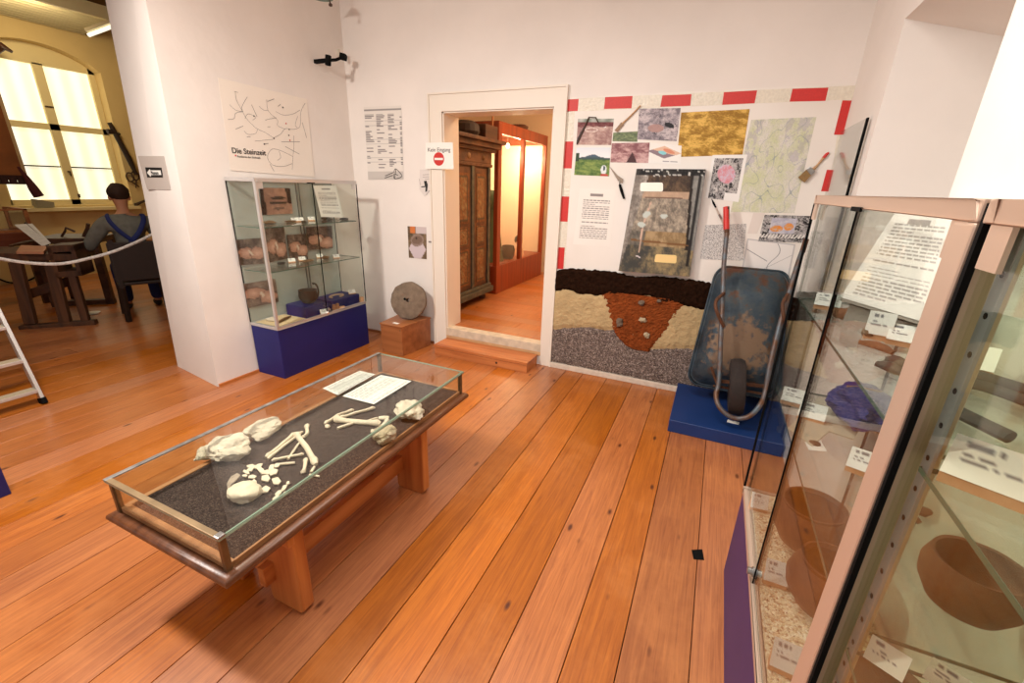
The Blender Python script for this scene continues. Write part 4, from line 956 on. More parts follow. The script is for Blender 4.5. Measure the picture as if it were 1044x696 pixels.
mb = MB(); mb.tube(onwall([(725.5, 202.5), (727.5, 207), (729.8, 211.5)], .0125), [.002, .007, .006], 8); mb.build('bristles', BLACK, t)

# ---- soil section: real relief on the wall
def plin(pts, x):
    if x <= pts[0][0]: return pts[0][1]
    for (a, za), (b, zb) in zip(pts, pts[1:]):
        if x <= b: return za+(zb-za)*(x-a)/(b-a)
    return pts[-1][1]
def bnd(px): return sorted(wx(*p) for p in px)
top_ = bnd([(566, 275.5), (580, 273.5), (600, 274.5), (629, 277), (641, 281), (655, 282), (670, 281.5), (690, 283), (725, 288)]) + [(.64, .93)]
mid_ = bnd([(564, 296), (580, 294.5), (592, 299.5), (610, 300.5), (640, 300), (662, 301), (672, 306), (685, 308.5), (700, 311), (720, 316)]) + [(.64, .76)]
low_ = bnd([(561, 335.5), (575, 334.5), (600, 333), (615, 336), (626, 336), (640, 346), (655, 356), (672, 355.5), (700, 355)]) + [(.64, .38)]
SX0, SX1 = -1.259, .645
SB_ = thing('soil_section', 'soil profile panel of black, sandy and gravel layers below the pictures', 'wall display', ((SX0+SX1)/2, W, .05))
def layer(name, lo, hi, m, base, amp, fr, nz_rows, jag, sd, xa=SX0, xb=SX1, step=.009):
    mb = MB(); nX = int((xb-xa)/step); G = []
    for i in range(nX+1):
        x = xa+(xb-xa)*i/nX; l = lo(x)+jag*noise.noise(Vector((x*40, sd, 0))) + jag*noise.noise(Vector((x*11, sd, 5))); h = hi(x)+jag*noise.noise(Vector((x*40, sd+9, 0))) + jag*noise.noise(Vector((x*13, sd+9, 5)))
        row = []
        for j in range(nz_rows+1):
            z = l+(h-l)*j/nz_rows; e = min(j, nz_rows-j)/nz_rows
            d = base*(min(1, .45+e*5)) + amp*(noise.noise(Vector((x*fr, z*fr, sd)))+.5*noise.noise(Vector((x*fr*2.7, z*fr*2.7, sd))))
            row.append(mb.bm.verts.new((x, W-max(d, .006), z)))
        G.append(row)
    for i in range(nX):
        for j in range(nz_rows): mb.bm.faces.new([G[i][j], G[i+1][j], G[i+1][j+1], G[i][j+1]])
    # rim back to the wall
    rim = [G[i][0] for i in range(nX+1)] + [G[nX][j] for j in range(1, nz_rows+1)] + [G[i][nz_rows] for i in range(nX-1, -1, -1)] + [G[0][j] for j in range(nz_rows-1, 0, -1)]
    back = [mb.bm.verts.new((v.co.x, W-.002, v.co.z)) for v in rim]; n = len(rim)
    for k in range(n): mb.bm.faces.new([rim[k], back[k], back[(k+1)%n], rim[(k+1)%n]])
    return mb.build(name, m, SB_, True)
layer('gravel_layer', lambda x: .052, lambda x: plin(low_, x)+.01, granular('grey_gravel', [(60, 50, 46), (124, 108, 100), (92, 80, 76), (168, 152, 142), (78, 66, 60), (140, 124, 112)], 110, .8), .016, .004, 60, 40, .006, 1)
layer('sand_layer', lambda x: plin(low_, x), lambda x: plin(mid_, x)+.01, mat('ochre_sand', (196, 170, 126), .95, var=.16, scale=9, bump=1.0, bscale=60, spec=.1), .022, .007, 30, 30, .008, 2)
layer('topsoil_layer', lambda x: plin(mid_, x), lambda x: plin(top_, x), mat('black_soil', (44, 26, 16), 1, var=.4, scale=40, bump=1.0, bscale=120, spec=.05), .034, .012, 40, 26, .012, 3)
pitL = sorted((wx(*p)[1], wx(*p)[0]) for p in [(614.5, 301), (620, 317), (625, 333.5), (630, 343), (638, 351), (645, 354.5)])
pitR = sorted((wx(*p)[1], wx(*p)[0]) for p in [(697, 312), (686, 326), (677, 340), (669.5, 349), (663, 355)])
mb = MB(); zb_, zt_ = min(pitL[0][0], pitR[0][0]), wx(655, 302)[1]+.012; G = []; nr, nc = 44, 50
for j in range(nr+1):
    z = zb_+(zt_-zb_)*j/nr; l = plin(pitL, z)+.01*noise.noise(Vector((z*50, 3, 1))); r = plin(pitR, z)+.01*noise.noise(Vector((z*50, 8, 1))); row = []
    for i in range(nc+1):
        x = l+(r-l)*i/nc; e = min(i, nc-i)/nc; d = .03*min(1, .6+5*e) + .008*noise.noise(Vector((x*55, z*55, 7)))+.005*noise.noise(Vector((x*140, z*140, 7)))
        row.append(mb.bm.verts.new((x, W-d, z)))
    G.append(row)
for j in range(nr):
    for i in range(nc): mb.bm.faces.new([G[j][i], G[j][i+1], G[j+1][i+1], G[j+1][i]])
rim = [G[0][i] for i in range(nc+1)]+[G[j][nc] for j in range(1, nr+1)]+[G[nr][i] for i in range(nc-1, -1, -1)]+[G[j][0] for j in range(nr-1, 0, -1)]
back = [mb.bm.verts.new((v.co.x, W-.002, v.co.z)) for v in rim]; n = len(rim)
for k in range(n): mb.bm.faces.new([rim[k], back[k], back[(k+1)%n], rim[(k+1)%n]])
mb.build('pit_filling', mat('red_earth', (146, 74, 34), .95, var=.35, scale=22, bump=1.0, bscale=100, spec=.1), SB_)
for k, (a, b, r1, r2, m_) in enumerate(((631.5, 328, .028, .04, MILLS), (654, 308.5, .024, .024, MILLS), (655.5, 326, .03, .022, LIMEG), (659.5, 341.5, .024, .024, LIMEG), (672, 306.5, .018, .014, MILLS))):
    x, z = wx(a, b, .03); mb = MB(); mb.rock((x, W-.036, z), (r1, .02, r2), 40+k, .5, 3); mb.build('stone', m_, SB_, True)

# ================================================================== WHEELBARROW ON BLUE BOARD
pl = [PZ(682, 436, .0), PZ(799, 461, 0), PZ(797, 418, .1), PZ(692, 391, .1)]
mb = MB(); mb.box(-.088, .635, 3.035, 3.745, 0, .095); mb.bevel(.003, 1)
tag(mb.build('platform', BLUE2), 'bright blue low platform under the wheelbarrow', 'platform')
wb = thing('wheelbarrow', 'old blue rusty wheelbarrow stood on its nose against the soil panel', 'wheelbarrow', (.3, 3.4, .095))
TRAY, ntt, bb = nodes('rusty_blue_paint'); bb.inputs['Roughness'].default_value = .55; bb.inputs['Metallic'].default_value = .25
L = ntt.links.new; tc = ntt.nodes.new('ShaderNodeTexCoord'); n1 = ntt.nodes.new('ShaderNodeTexNoise'); n1.inputs['Scale'].default_value = 5; n1.inputs['Detail'].default_value = 9; n1.inputs['Roughness'].default_value = .65
L(tc.outputs['Object'], n1.inputs['Vector']); rr = ntt.nodes.new('ShaderNodeValToRGB'); L(n1.outputs[0], rr.inputs[0])
E_ = rr.color_ramp.elements; E_[0].position = .36; E_[0].color = (*rgb(32, 40, 46), 1); E_[1].position = .70; E_[1].color = (*rgb(86, 46, 26), 1)
e = E_.new(.47); e.color = (*rgb(46, 62, 74), 1); e = E_.new(.56); e.color = (*rgb(62, 72, 76), 1); e = E_.new(.62); e.color = (*rgb(84, 58, 42), 1)
# dried mud patch in the middle of the tray bottom
sx_ = ntt.nodes.new('ShaderNodeVectorMath'); sx_.operation = 'DISTANCE'; L(tc.outputs['Object'], sx_.inputs[0]); sx_.inputs[1].default_value = (-.02, .06, .50)
n2 = ntt.nodes.new('ShaderNodeTexNoise'); n2.inputs['Scale'].default_value = 22; n2.inputs['Detail'].default_value = 6; L(tc.outputs['Object'], n2.inputs['Vector'])
ma = ntt.nodes.new('ShaderNodeMath'); ma.operation = 'MULTIPLY_ADD'; ma.inputs[1].default_value = -.42; L(n2.outputs[0], ma.inputs[0]); L(sx_.outputs['Value'], ma.inputs[2])
mr = ntt.nodes.new('ShaderNodeMapRange'); mr.inputs['From Min'].default_value = .02; mr.inputs['From Max'].default_value = -.06; L(ma.outputs[0], mr.inputs[0])
mm = ntt.nodes.new('ShaderNodeMixRGB'); mm.inputs[2].default_value = (*rgb(122, 98, 76), 1); L(mr.outputs[0], mm.inputs[0]); L(rr.outputs[0], mm.inputs[1]); L(mm.outputs[0], bb.inputs['Base Color'])
bpn = ntt.nodes.new('ShaderNodeBump'); bpn.inputs['Strength'].default_value = .4; bpn.inputs['Distance'].default_value = .01; L(n2.outputs[0], bpn.inputs['Height']); L(bpn.outputs[0], bb.inputs['Normal'])
# tray: rim plane leans on the wall; the bottom bulges towards the room
rb = Vector((.29, 3.47, .245)); rt = Vector((.283, 3.735, 1.10))   # centre of the lower / upper rim edge
up = (rt-rb).normalized(); LEN = (rt-rb).length; sdv = Vector((1, 0, 0)); out = sdv.cross(up).normalized()
if out.y > 0: out = -out
def rr_ring(cx_, w_, l0, l1, d, r, n=6, taper=0):
    P = []
    cs = [(w_/2-r, l0+r, -PI/2), (w_/2-r, l1-r, 0), (-w_/2+r, l1-r, PI/2), (-w_/2+r, l0+r, PI)]
    for (a, b, st_) in cs:
        for k in range(n+1):
            an = st_+PI/2*k/n; hh = b+r*math.sin(an); P.append(rb + sdv*(cx_+.012*hh/LEN+(a+r*math.cos(an))*(1-.2*hh/LEN)) + up*hh + out*d)
    return P
rings = [rr_ring(0, .62, -.02, LEN+.02, -.005, .10), rr_ring(0, .60, -.01, LEN+.01, .012, .10), rr_ring(0, .585, 0, LEN, .012, .095), rr_ring(0, .50, .06, LEN-.08, .08, .09), rr_ring(0, .42, .12, LEN-.16, .12, .09), rr_ring(0, .36, .16, LEN-.20, .13, .08)]
mb = MB(); VV = [[mb.bm.verts.new(p) for p in r] for r in rings]; n = len(rings[0])
for i in range(len(VV)-1):
    for k in range(n): mb.bm.faces.new([VV[i][k], VV[i][(k+1)%n], VV[i+1][(k+1)%n], VV[i+1][k]])
mb.bm.faces.new(VV[-1])
tray = mb.build('tray', TRAY, wb, True)
sm = tray.modifiers.new('Solidify', 'SOLIDIFY'); sm.thickness = .003; sm.offset = 0
mb = MB(); mb.tube(rr_ring(0, .625, -.022, LEN+.022, 0, .10), .008, 8, closed=True); mb.build('rim', TRAY, wb, True)
TUBE = mat('worn_blue_tube', (92, 104, 112), .5, .4, col2=(104, 72, 50), scale=14)
def yb(px, py, y): return PY(px, py, y)
hl = [yb(741, 238, 3.64), yb(738, 270, 3.55), yb(737, 300, 3.46), yb(735, 340, 3.33), yb(733, 388, 3.20)]
hoop = [yb(733, 388, 3.20), yb(730, 402, 3.15), yb(733, 414, 3.10), yb(742, 423, 3.08), yb(752, 426.5, 3.08), yb(764, 424, 3.08), yb(774, 414, 3.10), yb(780, 400, 3.17)]
hr = [yb(780, 400, 3.17), yb(785, 372, 3.24), yb(794, 335, 3.34), yb(804, 300, 3.45), yb(813, 270, 3.55), yb(818, 256, 3.62)]
def smooth(P, n=6):
    P = [Vector(q) for q in P]
    out_ = []
    for i in range(len(P)-1):
        p0 = P[max(i-1, 0)]; p1 = P[i]; p2 = P[i+1]; p3 = P[min(i+2, len(P)-1)]
        for k in range(n):
            t_ = k/n; out_.append(.5*((2*p1)+(p2-p0)*t_+(2*p0-5*p1+4*p2-p3)*t_*t_+(3*p1-p0-3*p2+p3)*t_**3))
    return out_+[P[-1]]
mb = MB(); mb.tube(smooth(hl+hoop[1:]+hr[1:]), .0165, 12); mb.build('tube_frame', TUBE, wb, True)
RT = mat('rusty_tube', (96, 60, 38), .7, .2, var=.3, scale=30)
mb = MB(); mb.tube([yb(741, 240, 3.642), yb(741, 211, 3.70)], .0175, 12); mb.build('handle', RT, wb, True)
mb = MB(); mb.tube([yb(818, 257, 3.618), yb(822, 244, 3.66)], .0175, 12); mb.build('handle', RT, wb, True)
mb = MB(); mb.tube([yb(740.6, 234, 3.655), yb(740.4, 211, 3.702)], .021, 12); plab(mb.build('grip', RED, wb, True), 'red rubber grip')
mb = MB(); mb.tube(smooth([yb(738, 299, 3.44), yb(730, 307, 3.34), yb(731, 318, 3.30), yb(738, 333, 3.33)]), .012, 10); mb.build('leg', RT, wb, True)
mb = MB(); mb.tube(smooth([yb(803, 300, 3.44), yb(798, 310, 3.34), yb(799, 322, 3.30), yb(801, 332, 3.33)]), .012, 10); mb.build('leg', RT, wb, True)
mb = MB(); mb.bar(yb(732, 388, 3.235), yb(782, 394, 3.235), .02, .02); mb.bar(yb(725, 374, 3.30), yb(733, 396, 3.22), .012, .016); mb.bar(yb(727, 393, 3.27), yb(782, 402, 3.24), .010, .014); mb.build('axle_bracket', RT, wb)
ax = yb(751, 394, 3.255)
mb = MB(); Rw = .20; cw = ax
prof = [(Rw*.62, -.034), (Rw*.80, -.052), (Rw*.95, -.046), (Rw, -.024), (Rw*1.01, 0), (Rw, .024), (Rw*.95, .046), (Rw*.80, .052), (Rw*.62, .034), (Rw*.62, -.034)]
MWh = Matrix.Rotation(math.radians(-7), 3, 'Y') @ Matrix.Rotation(PI/2, 3, 'Y')
mb.lathe(prof, cw, MWh, 36, close=False); wh = mb.build('tyre', mat('tyre_rubber', (40, 30, 26), .85, var=.3, scale=12, bump=.4), wb, True)
mb = MB(); mb.lathe([(.02, -.045), (.03, -.03), (.03, -.012), (Rw*.60, -.006), (Rw*.63, -.026), (Rw*.64, -.026), (Rw*.64, .026), (Rw*.60, .006), (.03, .012), (.03, .03), (.02, .045)], cw, MWh, 30); mb.build('wheel_rim', mat('rim_rust', (168, 112, 60), .6, .3, var=.3, scale=20), wb, True)
q = [PZ(*p_, .0955) for p_ in ((742, 427.5), (754, 430.5), (753, 433), (741, 430))]
q = [Vector((max(min(a.x, .62), -.07), max(a.y, 3.05), .0955)) for a in q]
tag(sheet('paper_label', [q[0], q[1], q[2], q[3]], CARDFN(8), 12, 6, .001), 'scrap of white paper lying on the blue platform', 'label')

# ================================================================== GLASS SCREEN AT THE RIGHT WALL
gs = thing('glass_screen', 'tall clear glass screen standing along the right wall behind the cases', 'glass screen', (RW-.02, 3.4, 0))
mb = MB(); mb.box(RW-.022, RW-.016, 3.14, W-.04, .096, 2.05); mb.build('pane', PANE, gs)
for k in range(2):
    mb = MB(); mb.box(RW-.024, RW-.014, 3.128+.018*k, 3.134+.018*k, .096, 2.05); mb.build('edge_strip', BLACK, gs)
mb = MB(); mb.box(RW-.04, RW-.005, 3.5, 3.55, .096, .12); mb.box(RW-.04, RW-.005, 3.2, 3.25, .096, .12); mb.build('foot', STEEL, gs)
# ================================================================== SIGNS ON THE LEFT AND BACK WALLS
def lw(px, d=.003): return [PX(a, b, LW+d) for a, b in px]
mq = lw([(222, 79), (312.5, 101), (320.5, 180.5), (235, 173.5)])
mp = thing('wall_map', 'large white map poster with river lines above the left display case', 'map', tuple(mq[3]))
sheet('sheet', mq, lambda u, v: mixc(C(240, 232, 220), C(236, 226, 214), v), 10, 10, .0012, mp)
def MQ(x, y): return PX(215+x*.158, 75+y*.158, LW+.0055)
nrm = (1, 0, 0)
def lines(name, ls, w, m, parent, f, n_):
    mb = MB()
    for l in ls:
        P = smooth([f(*q) for q in l], 4) if len(l) > 2 else [f(*q) for q in l]
        mb.ribbon(P, w, n_)
    return mb.build(name, m, parent)
riv = [[(158, 115), (165, 170), (205, 245), (230, 290), (290, 350), (350, 380), (405, 415)], [(405, 415), (450, 390), (480, 355), (530, 360), (575, 340), (580, 250), (608, 190)], [(235, 150), (200, 215), (208, 250)], [(120, 200), (160, 235), (205, 245)], [(110, 295), (150, 290), (160, 255), (205, 245)], [(360, 165), (370, 240), (430, 300), (430, 335), (480, 358)], [(310, 210), (340, 235), (368, 238)], [(575, 235), (530, 260), (470, 268), (420, 245)], [(220, 290), (240, 260), (290, 280), (270, 300)], [(215, 370), (240, 392), (290, 385), (300, 355)], [(535, 400), (535, 480), (530, 535), (525, 620)], [(285, 435), (340, 430), (400, 425)], [(530, 535), (480, 510), (430, 490), (390, 490), (365, 540), (400, 590), (470, 598), (525, 580)], [(350, 300), (390, 290), (425, 285)], [(150, 115), (175, 122)], [(560, 275), (545, 330), (560, 350)], [(440, 500), (450, 540), (430, 560)]]
lines('river_lines', riv, .0024, mat('river_ink', (110, 104, 106), .7), mp, MQ, nrm)
lines('place_marks', [[(262, 200), (298, 278)], [(365, 180), (408, 163)], [(590, 315), (618, 415)], [(480, 470), (572, 520)], [(382, 585), (408, 630)], [(160, 358), (208, 338)], [(432, 212), (450, 198)], [(365, 343), (384, 343)], [(455, 440), (575, 440)], [(342, 455), (372, 450)], [(232, 407), (256, 407)]], .0035, INK2, mp, MQ, nrm)
mb = MB()
for a, b in ((407, 418), (465, 218), (278, 274), (503, 398), (345, 455), (505, 360)): c = MQ(a, b); mb.cyl(c-Vector((.001, 0, 0)), c+Vector((.001, 0, 0)), .006, seg=10)
mb.build('town_dots', INK, mp)
mb = MB()
for a, b in ((485, 322), (510, 430), (160, 528)): c = MQ(a, b); mb.cyl(c-Vector((.001, 0, 0)), c+Vector((.001, 0, 0)), .006, seg=10)
mb.build('red_dots', RED, mp)
xd = MQ(298, 512)-MQ(136, 500); text('Die Steinzeit', .058, MQ(136, 512), xd, (0, 0, 1), INK, mp, bold=.0007)
text('\u2022 Fundstellen der Steinzeit' if False else 'Fundorte der Steinzeit', .022, MQ(172, 540), xd, (0, 0, 1), INK, mp, name='small_lettering')
# table poster on back wall
pq = onwall([(371, 109), (409, 107.5), (411.5, 183), (375.5, 183)], .003)
po = thing('wall_chart', 'narrow grey chart with rows of small text left of the doorway', 'poster', tuple(pq[3]))
def f_chart(u, v):
    c = C(226, 220, 212) if v < .88 else C(198, 192, 186)
    if .035 < v < .06: return C(150, 146, 144)
    if .1 < v < .86:
        i = int(v*44); cc = int(u*3.2)
        if .3 < (v*44) % 1 < .8 and h2(i, cc) > .45 and .05 < (u*3.2) % 1 < .25+.6*h2(i, cc+7): c = C(134, 128, 128)
        if abs((v*16) % 1) < .06: c = mixc(c, C(160, 156, 154), .6)
    return c
sheet('sheet', pq, f_chart, 48, 132, .0012, po)
def PQ(x, y): return PY(365+x*.158, 100+y*.158, W-.0055)
lines('arrow_drawing', [[(175, 502), (228, 480)], [(172, 516), (225, 498)], [(232, 480), (243, 456), (284, 503), (236, 520), (232, 488)], [(245, 460), (236, 520)], [(236, 488), (258, 498)]], .007, INK, po, PQ, (0, -1, 0))
# no entry sign, hung on casing
nq = [PY(434, 145.5, W-.034), PY(461.5, 145, W-.034), PY(462.5, 172.5, W-.034), PY(433.5, 172, W-.034)]
ne = thing('no_entry_sign', 'white sign with a red no entry disc on the left door casing', 'sign', tuple(nq[3]))
mb = MB(); mb.prism(nq, (0, .003, 0)); mb.build('panel', PAPER, ne)
cc = PY(447.3, 162, W-.036); r_ = (PY(452.7, 162, W-.036)-cc).length
mb = MB(); mb.cyl(cc, cc+Vector((0, .002, 0)), r_, seg=36); mb.build('red_disc', RED, ne)
mb = MB(); mb.box(cc.x-r_*.8, cc.x+r_*.8, cc.y-.001, cc.y+.001, cc.z-r_*.16, cc.z+r_*.16); mb.build('white_bar', PAPER, ne)
wdt = (nq[1]-nq[0]).length
text('Kein Eingang', wdt*.165, PY(447.5, 154.5, W-.0345), (1, 0, 0), (0, 0, 1), INK, ne, align='CENTER')
# small shield sheet with black figure
sq = onwall([(428, 172.5), (441, 174), (442.5, 187), (433, 200.5), (427.5, 193)], .003)
sh = thing('notice_sheet', 'small pale folded notice with a black figure under the no entry sign', 'notice', tuple(sq[3]))
mb = MB(); mb.prism(sq, (0, -.001, 0)); mb.build('sheet', mat('pale_notice', (222, 214, 208), .6), sh)
mb = MB(); mb.prism([PQ(*q) for q in ((425, 535), (442, 532), (450, 560), (446, 600), (434, 606), (436, 580), (430, 560))], (0, -.0006, 0)); mb.prism([PQ(*q) for q in ((408, 570), (432, 566), (432, 574), (408, 576))], (0, -.0006, 0)); mb.build('figure', INK, sh)
lines('text_lines', [[(418, 495), (462, 492)], [(418, 510), (462, 507)], [(430, 522), (462, 520)], [(395, 520), (402, 560)], [(490, 560), (440, 625)]], .003, INK2, sh, PQ, (0, -1, 0))
def f_stonephoto(u, v):
    c = mixc(C(92, 78, 60), C(146, 120, 92), .5+fbm(u, v, 5, 3))
    if v > .45 and abs(u-.5)+.9*abs(v-.7) < .47: c = C(206, 192, 196)
    if ell(u, v, .5, .42, .36, .2, -.1): c = C(148, 128, 116)
    if ell(u, v, .5, .42, .28, .13, -.1): c = C(124, 102, 88)
    if v < .22 and .15 < u < .42: c = C(206, 120, 66)
    if v < .22 and u > .45: c = C(206, 192, 190)
    if ell(u, v, .47, .36, .06, .03): c = C(60, 46, 40)
    return c
tag(sheet('photo_print', onwall([(415.5, 230.5), (434.5, 231.5), (435, 264), (417, 262.5)], .003), f_stonephoto, 26, 36, .0015), 'small upright photo of a quern on the wall above the millstone', 'photo')
mb = MB(); mb.prism(onwall([(437, 245.6), (443, 246), (443, 247.6), (437, 247.2)], .0335 if False else .003), (0, -.001, 0)); tag(mb.build('wall_label', INK2), 'tiny grey label strip beside the quern photo', 'label')
# arrow sign on the pillar face (face runs along x at y of the pillar end)
NPN = ((B0.y-A0.y), -(B0.x-A0.x), 0); NP_ = Vector(NPN).normalized()
if NP_.y > 0: NP_ = -NP_
facev = (at-A0); hv = (B0-A0); NF = hv.cross(facev).normalized()
if NF.y > 0: NF = -NF
def PF(px, py, d=.004): return PP(px, py, Vector(A0)+NF*d, NF)
fq = [PF(140.5, 159), (PF(167, 159)), PF(174, 193.5), PF(150, 193)]
fs = thing('arrow_sign', 'clear sleeve with a black arrow label on the pillar end', 'sign', tuple(fq[3]))
mb = MB(); mb.prism(fq, NF*-.0015); mb.build('sleeve', mat('frosted_sleeve', (202, 192, 184), .25), fs)
aq = [PF(148, 170.5, .006), PF(164.5, 170.8, .006), PF(166, 180.8, .006), PF(150, 180.8, .006)]
mb = MB(); mb.prism(aq, NF*-.001); mb.build('black_label', INK, fs)
mb = MB(); mb.prism([PF(*q, .0075) for q in ((149.8, 176), (152.4, 172.4), (153.2, 173.6), (163.5, 173.6), (164.3, 178.3), (153.8, 178.5), (153.6, 180.2))], NF*-.0008); mb.build('white_arrow', PAPER, fs)
xh = (PF(163, 176, .008)-PF(154, 176, .008)); text('Museum', xh.length*.25, PF(154.2, 178, .0085), xh, (0, 0, 1), INK, fs)
# security camera in the corner
sc = PX(338, 62, LW+.12); 
cm = thing('security_camera', 'black security camera bracket high in the room corner', 'camera', (LW+.02, W-.3, 2.83))
p1 = PY(334.5, 61.5, 3.42); p2 = PY(345, 61, 3.55); p3 = PY(350, 58, 3.6)
mb = MB(); mb.obox(p1, (.04, .04, .085), Matrix.Rotation(.2, 3, 'Y')); mb.bevel(.008); mb.build('mount', BLACK, cm)
mb = MB(); mb.tube([p1, p1.lerp(p3, .5)+Vector((0, 0, -.01)), p3], .013, 10); mb.build('arm', BLACK, cm)
mb = MB(); mb.obox(p3, (.055, .075, .05), Matrix.Rotation(.5, 3, 'Z')@Matrix.Rotation(.2, 3, 'Y')); mb.bevel(.008); mb.build('housing', BLACK, cm)
mb = MB(); mb.bar(p1, (LW, p1.y, p1.z), .03, .03); mb.build('wall_bracket', BLACK, cm)
mb = MB(); mb.obox(PY(345, 54, 3.62), (.03, .02, .06)); mb.bevel(.004); mb.build('cable_box', mat('cream_plastic', (206, 196, 180), .5), cm)
# spot lamp on cable at top
lp = PZ(328, -3, 3.1)
lm = thing('ceiling_spot', 'glass halogen spot at the top edge near the room corner', 'lamp', tuple(lp))
mb = MB(); mb.lathe([(.002, .05), (.03, .045), (.085, .0), (.09, -.005), (.08, -.004), (.03, .03), (.002, .035)], lp, None, 24, close=False); mb.build('reflector', mat('green_glass_shade', (130, 150, 140), .15, .3), lm, True)
mb = MB(); mb.tube([lp+Vector((0, 0, .05)), lp+Vector((0, 0, .5))], .008, 8); mb.build('stem', STEEL, lm)
mb = MB(); q = PZ(337, 5, 3.05); mb.tube([lp+Vector((.02, 0, .03)), PZ(336, 0, 3.08), q], .006, 8); mb.lathe([(.001, -.014), (.014, -.008), (.016, .004), (.008, .012), (.001, .014)], q, None, 14); mb.build('knob', IRON, lm, True)

# ================================================================== CONTENTS OF THE FARTHER RIGHT CASE
def RZ(px, py, z): return PZ(px, py, z)
S1, S2, S0 = 1.303, .95, Z_FR-.002
def clampc(p, m=.03): p = Vector(p); p.x = min(max(p.x, RF_+m), RB_-m); p.y = min(max(p.y, RY0+m), RY1-m); return p
# sloping text page on grey board
Pz = lambda px, py, z: PZ(px, py, z)
pl_ = [PX(918, 211, .50), PX(967, 216, .38), PX(944, 331, .33), PX(852, 301, .42)]
def planepts():
    a = PX(853, 303, .40); b = PX(949, 333, .40); 
    return a, b
TLp, TRp, BRp, BLp = PX(917, 210, .545), PX(972, 232, .475), PX(925, 330, .43), PX(856, 303, .45)
pa_, pb_ = PZ(857, 303, 1.37), PZ(944, 329, 1.37); pd = (pb_-pa_).normalized(); ph = Vector((-pd.y, pd.x, 0)); ph = ph if ph.y > 0 else -ph
pu = ph*math.sin(math.radians(25)) + Vector((0, 0, 1))*math.cos(math.radians(25)); pn = pd.cross(pu); pn = pn if pn.dot(CAM-pa_) > 0 else -pn
pg = [PP(914, 215, pa_, pn), PP(974, 218, pa_, pn), pb_, pa_]
tag(sheet('text_page', pg, textfn(22, .12, .93, .12, .93, True, C(240, 234, 226), C(140, 130, 126), 9), 80, 110, .001), 'white text page sloping on the top shelf of the farther right case', 'paper')
gs_ = thing('sloping_stand', 'grey sloping stand behind the text page in the farther right case', 'stand', (pa_.x, pa_.y, S1))
mb = MB(); mb.prism([pg[0]-pn*.0015-pu*.01, pg[1]-pn*.0015-pu*.01+pd*.01, pb_-pn*.0015+pd*.012-pu*.008, pa_-pn*.0015-pu*.008], -pn*.006); mb.build('board', mat('grey_board', (150, 140, 128), .7), gs_)
mb = MB(); f0, f1 = pa_+pd*.02-pn*.010, pb_-pd*.02-pn*.010; mb.hexa([(f0.x, f0.y, S1), (f1.x, f1.y, S1), (f1.x+ph.x*.03, f1.y+ph.y*.03, S1), (f0.x+ph.x*.03, f0.y+ph.y*.03, S1), f0+pu*.03, f1+pu*.03, f1+pu*.03+ph*.03, f0+pu*.03+ph*.03]); mb.build('foot', mat('grey_board', (150, 140, 128), .7), gs_)
def find(name, pts, z, r, m, lab, cat='find', squash=.6, x=None, jag=.1, group=None):
    P = [clampc(PZ(a, b, z+.008)) for a, b in pts]; n = 12; L_ = smooth(P, 5)
    rs = [r*(.5+.6*math.sin(PI*min(max(i/(len(L_)-1), .06), .94)))*(1+jag*noise.noise(Vector((i*.9, r*70, 1)))) for i in range(len(L_))]
    for q, rr_ in zip(L_, rs): q.z = z+rr_*squash+.0005
    mb = MB(); mb.tube(L_, rs, 10, squash=squash); return tag(mb.build(name, m, smooth=True), lab, cat, group)
WF1 = mat('old_wood_find', (142, 92, 58), .8, var=.4, scale=60, bump=.8)
find('wooden_find', [(850, 319), (868, 323), (889, 326)], S1, .019, WF1, 'long notched wood piece under the text page', 'wooden find', jag=.5)
find('antler_point', [(876, 347), (895, 352), (911, 358)], S1, .010, WF1, 'pointed brown tool on the top shelf of the farther right case', 'tool')
find('wooden_peg', [(903, 364), (915, 367), (925, 372)], S1, .010, IRON, 'upper of two short dark rods by the metal post', 'tool')
find('wooden_peg', [(894, 369), (908, 374), (922, 380)], S1, .012, IRON, 'lower of two short dark rods by the metal post', 'tool')
def facecam(c, add=0): return facing(c)+add
def cardp(px, py, z, w, h, lab, seed, tilt=.75, block=True, add=0, group='white label cards in the right cases', lim=True):
    c = PZ(px, py, z); c = clampc(c, w*.36+.016) if lim else c; c.z = z+.0003
    return card(c, w, h, facecam(c, add), lab, tilt, block, seed, group)
cardp(842, 315, S1, .07, .05, 'white card on the far corner of the top shelf, left of the text page', 41)
cardp(893, 345, S1, .055, .06, 'upright white card in front of the text page', 42, 1.2)
c = clampc(PZ(881, 341, S1)); mb = MB(); mb.lathe([(.006, -.012), (.014, -.010), (.016, 0), (.014, .010), (.006, .012)], c+Vector((0, -.03, .016)), Matrix.Rotation(1.1, 3, 'X'), 16); tag(mb.build('spindle_whorl', FLINT, smooth=True), 'small brown ring leaning by the upright white card', 'ring')
cardp(915, 351, S1, .05, .05, 'white card leaning beside the metal post on the top shelf', 43)
# long forked iron spits seen through the near case glass
def freeiron(name, pts, r, lab):
    P = smooth([PZ(a, b, S1+.012) for a, b in pts], 5)
    P = [Vector((min(q.x, RB_-.03), min(max(q.y, RY0+.03), RY1-.05), q.z)) for q in P]
    # keep order, drop duplicates
    Q = [P[0]]
    for q in P[1:]:
        if (q-Q[-1]).length > .004: Q.append(q)
    if len(Q) < 2: Q.append(Q[0]+Vector((.02, 0, 0)))
    mb = MB(); mb.tube(Q, r, 9, squash=.8); return tag(mb.build(name, mat('dark_forged_iron', (38, 32, 30), .7, var=.3, scale=30), smooth=True), lab, 'iron tool')
freeiron('iron_spit', [(948, 370), (975, 376), (1010, 386), (1056, 400)], .011, 'upper iron prong on the top shelf behind the near glass')
freeiron('iron_spit', [(945, 381), (970, 387), (1005, 394), (1056, 412)], .011, 'middle iron prong on the top shelf behind the near glass')
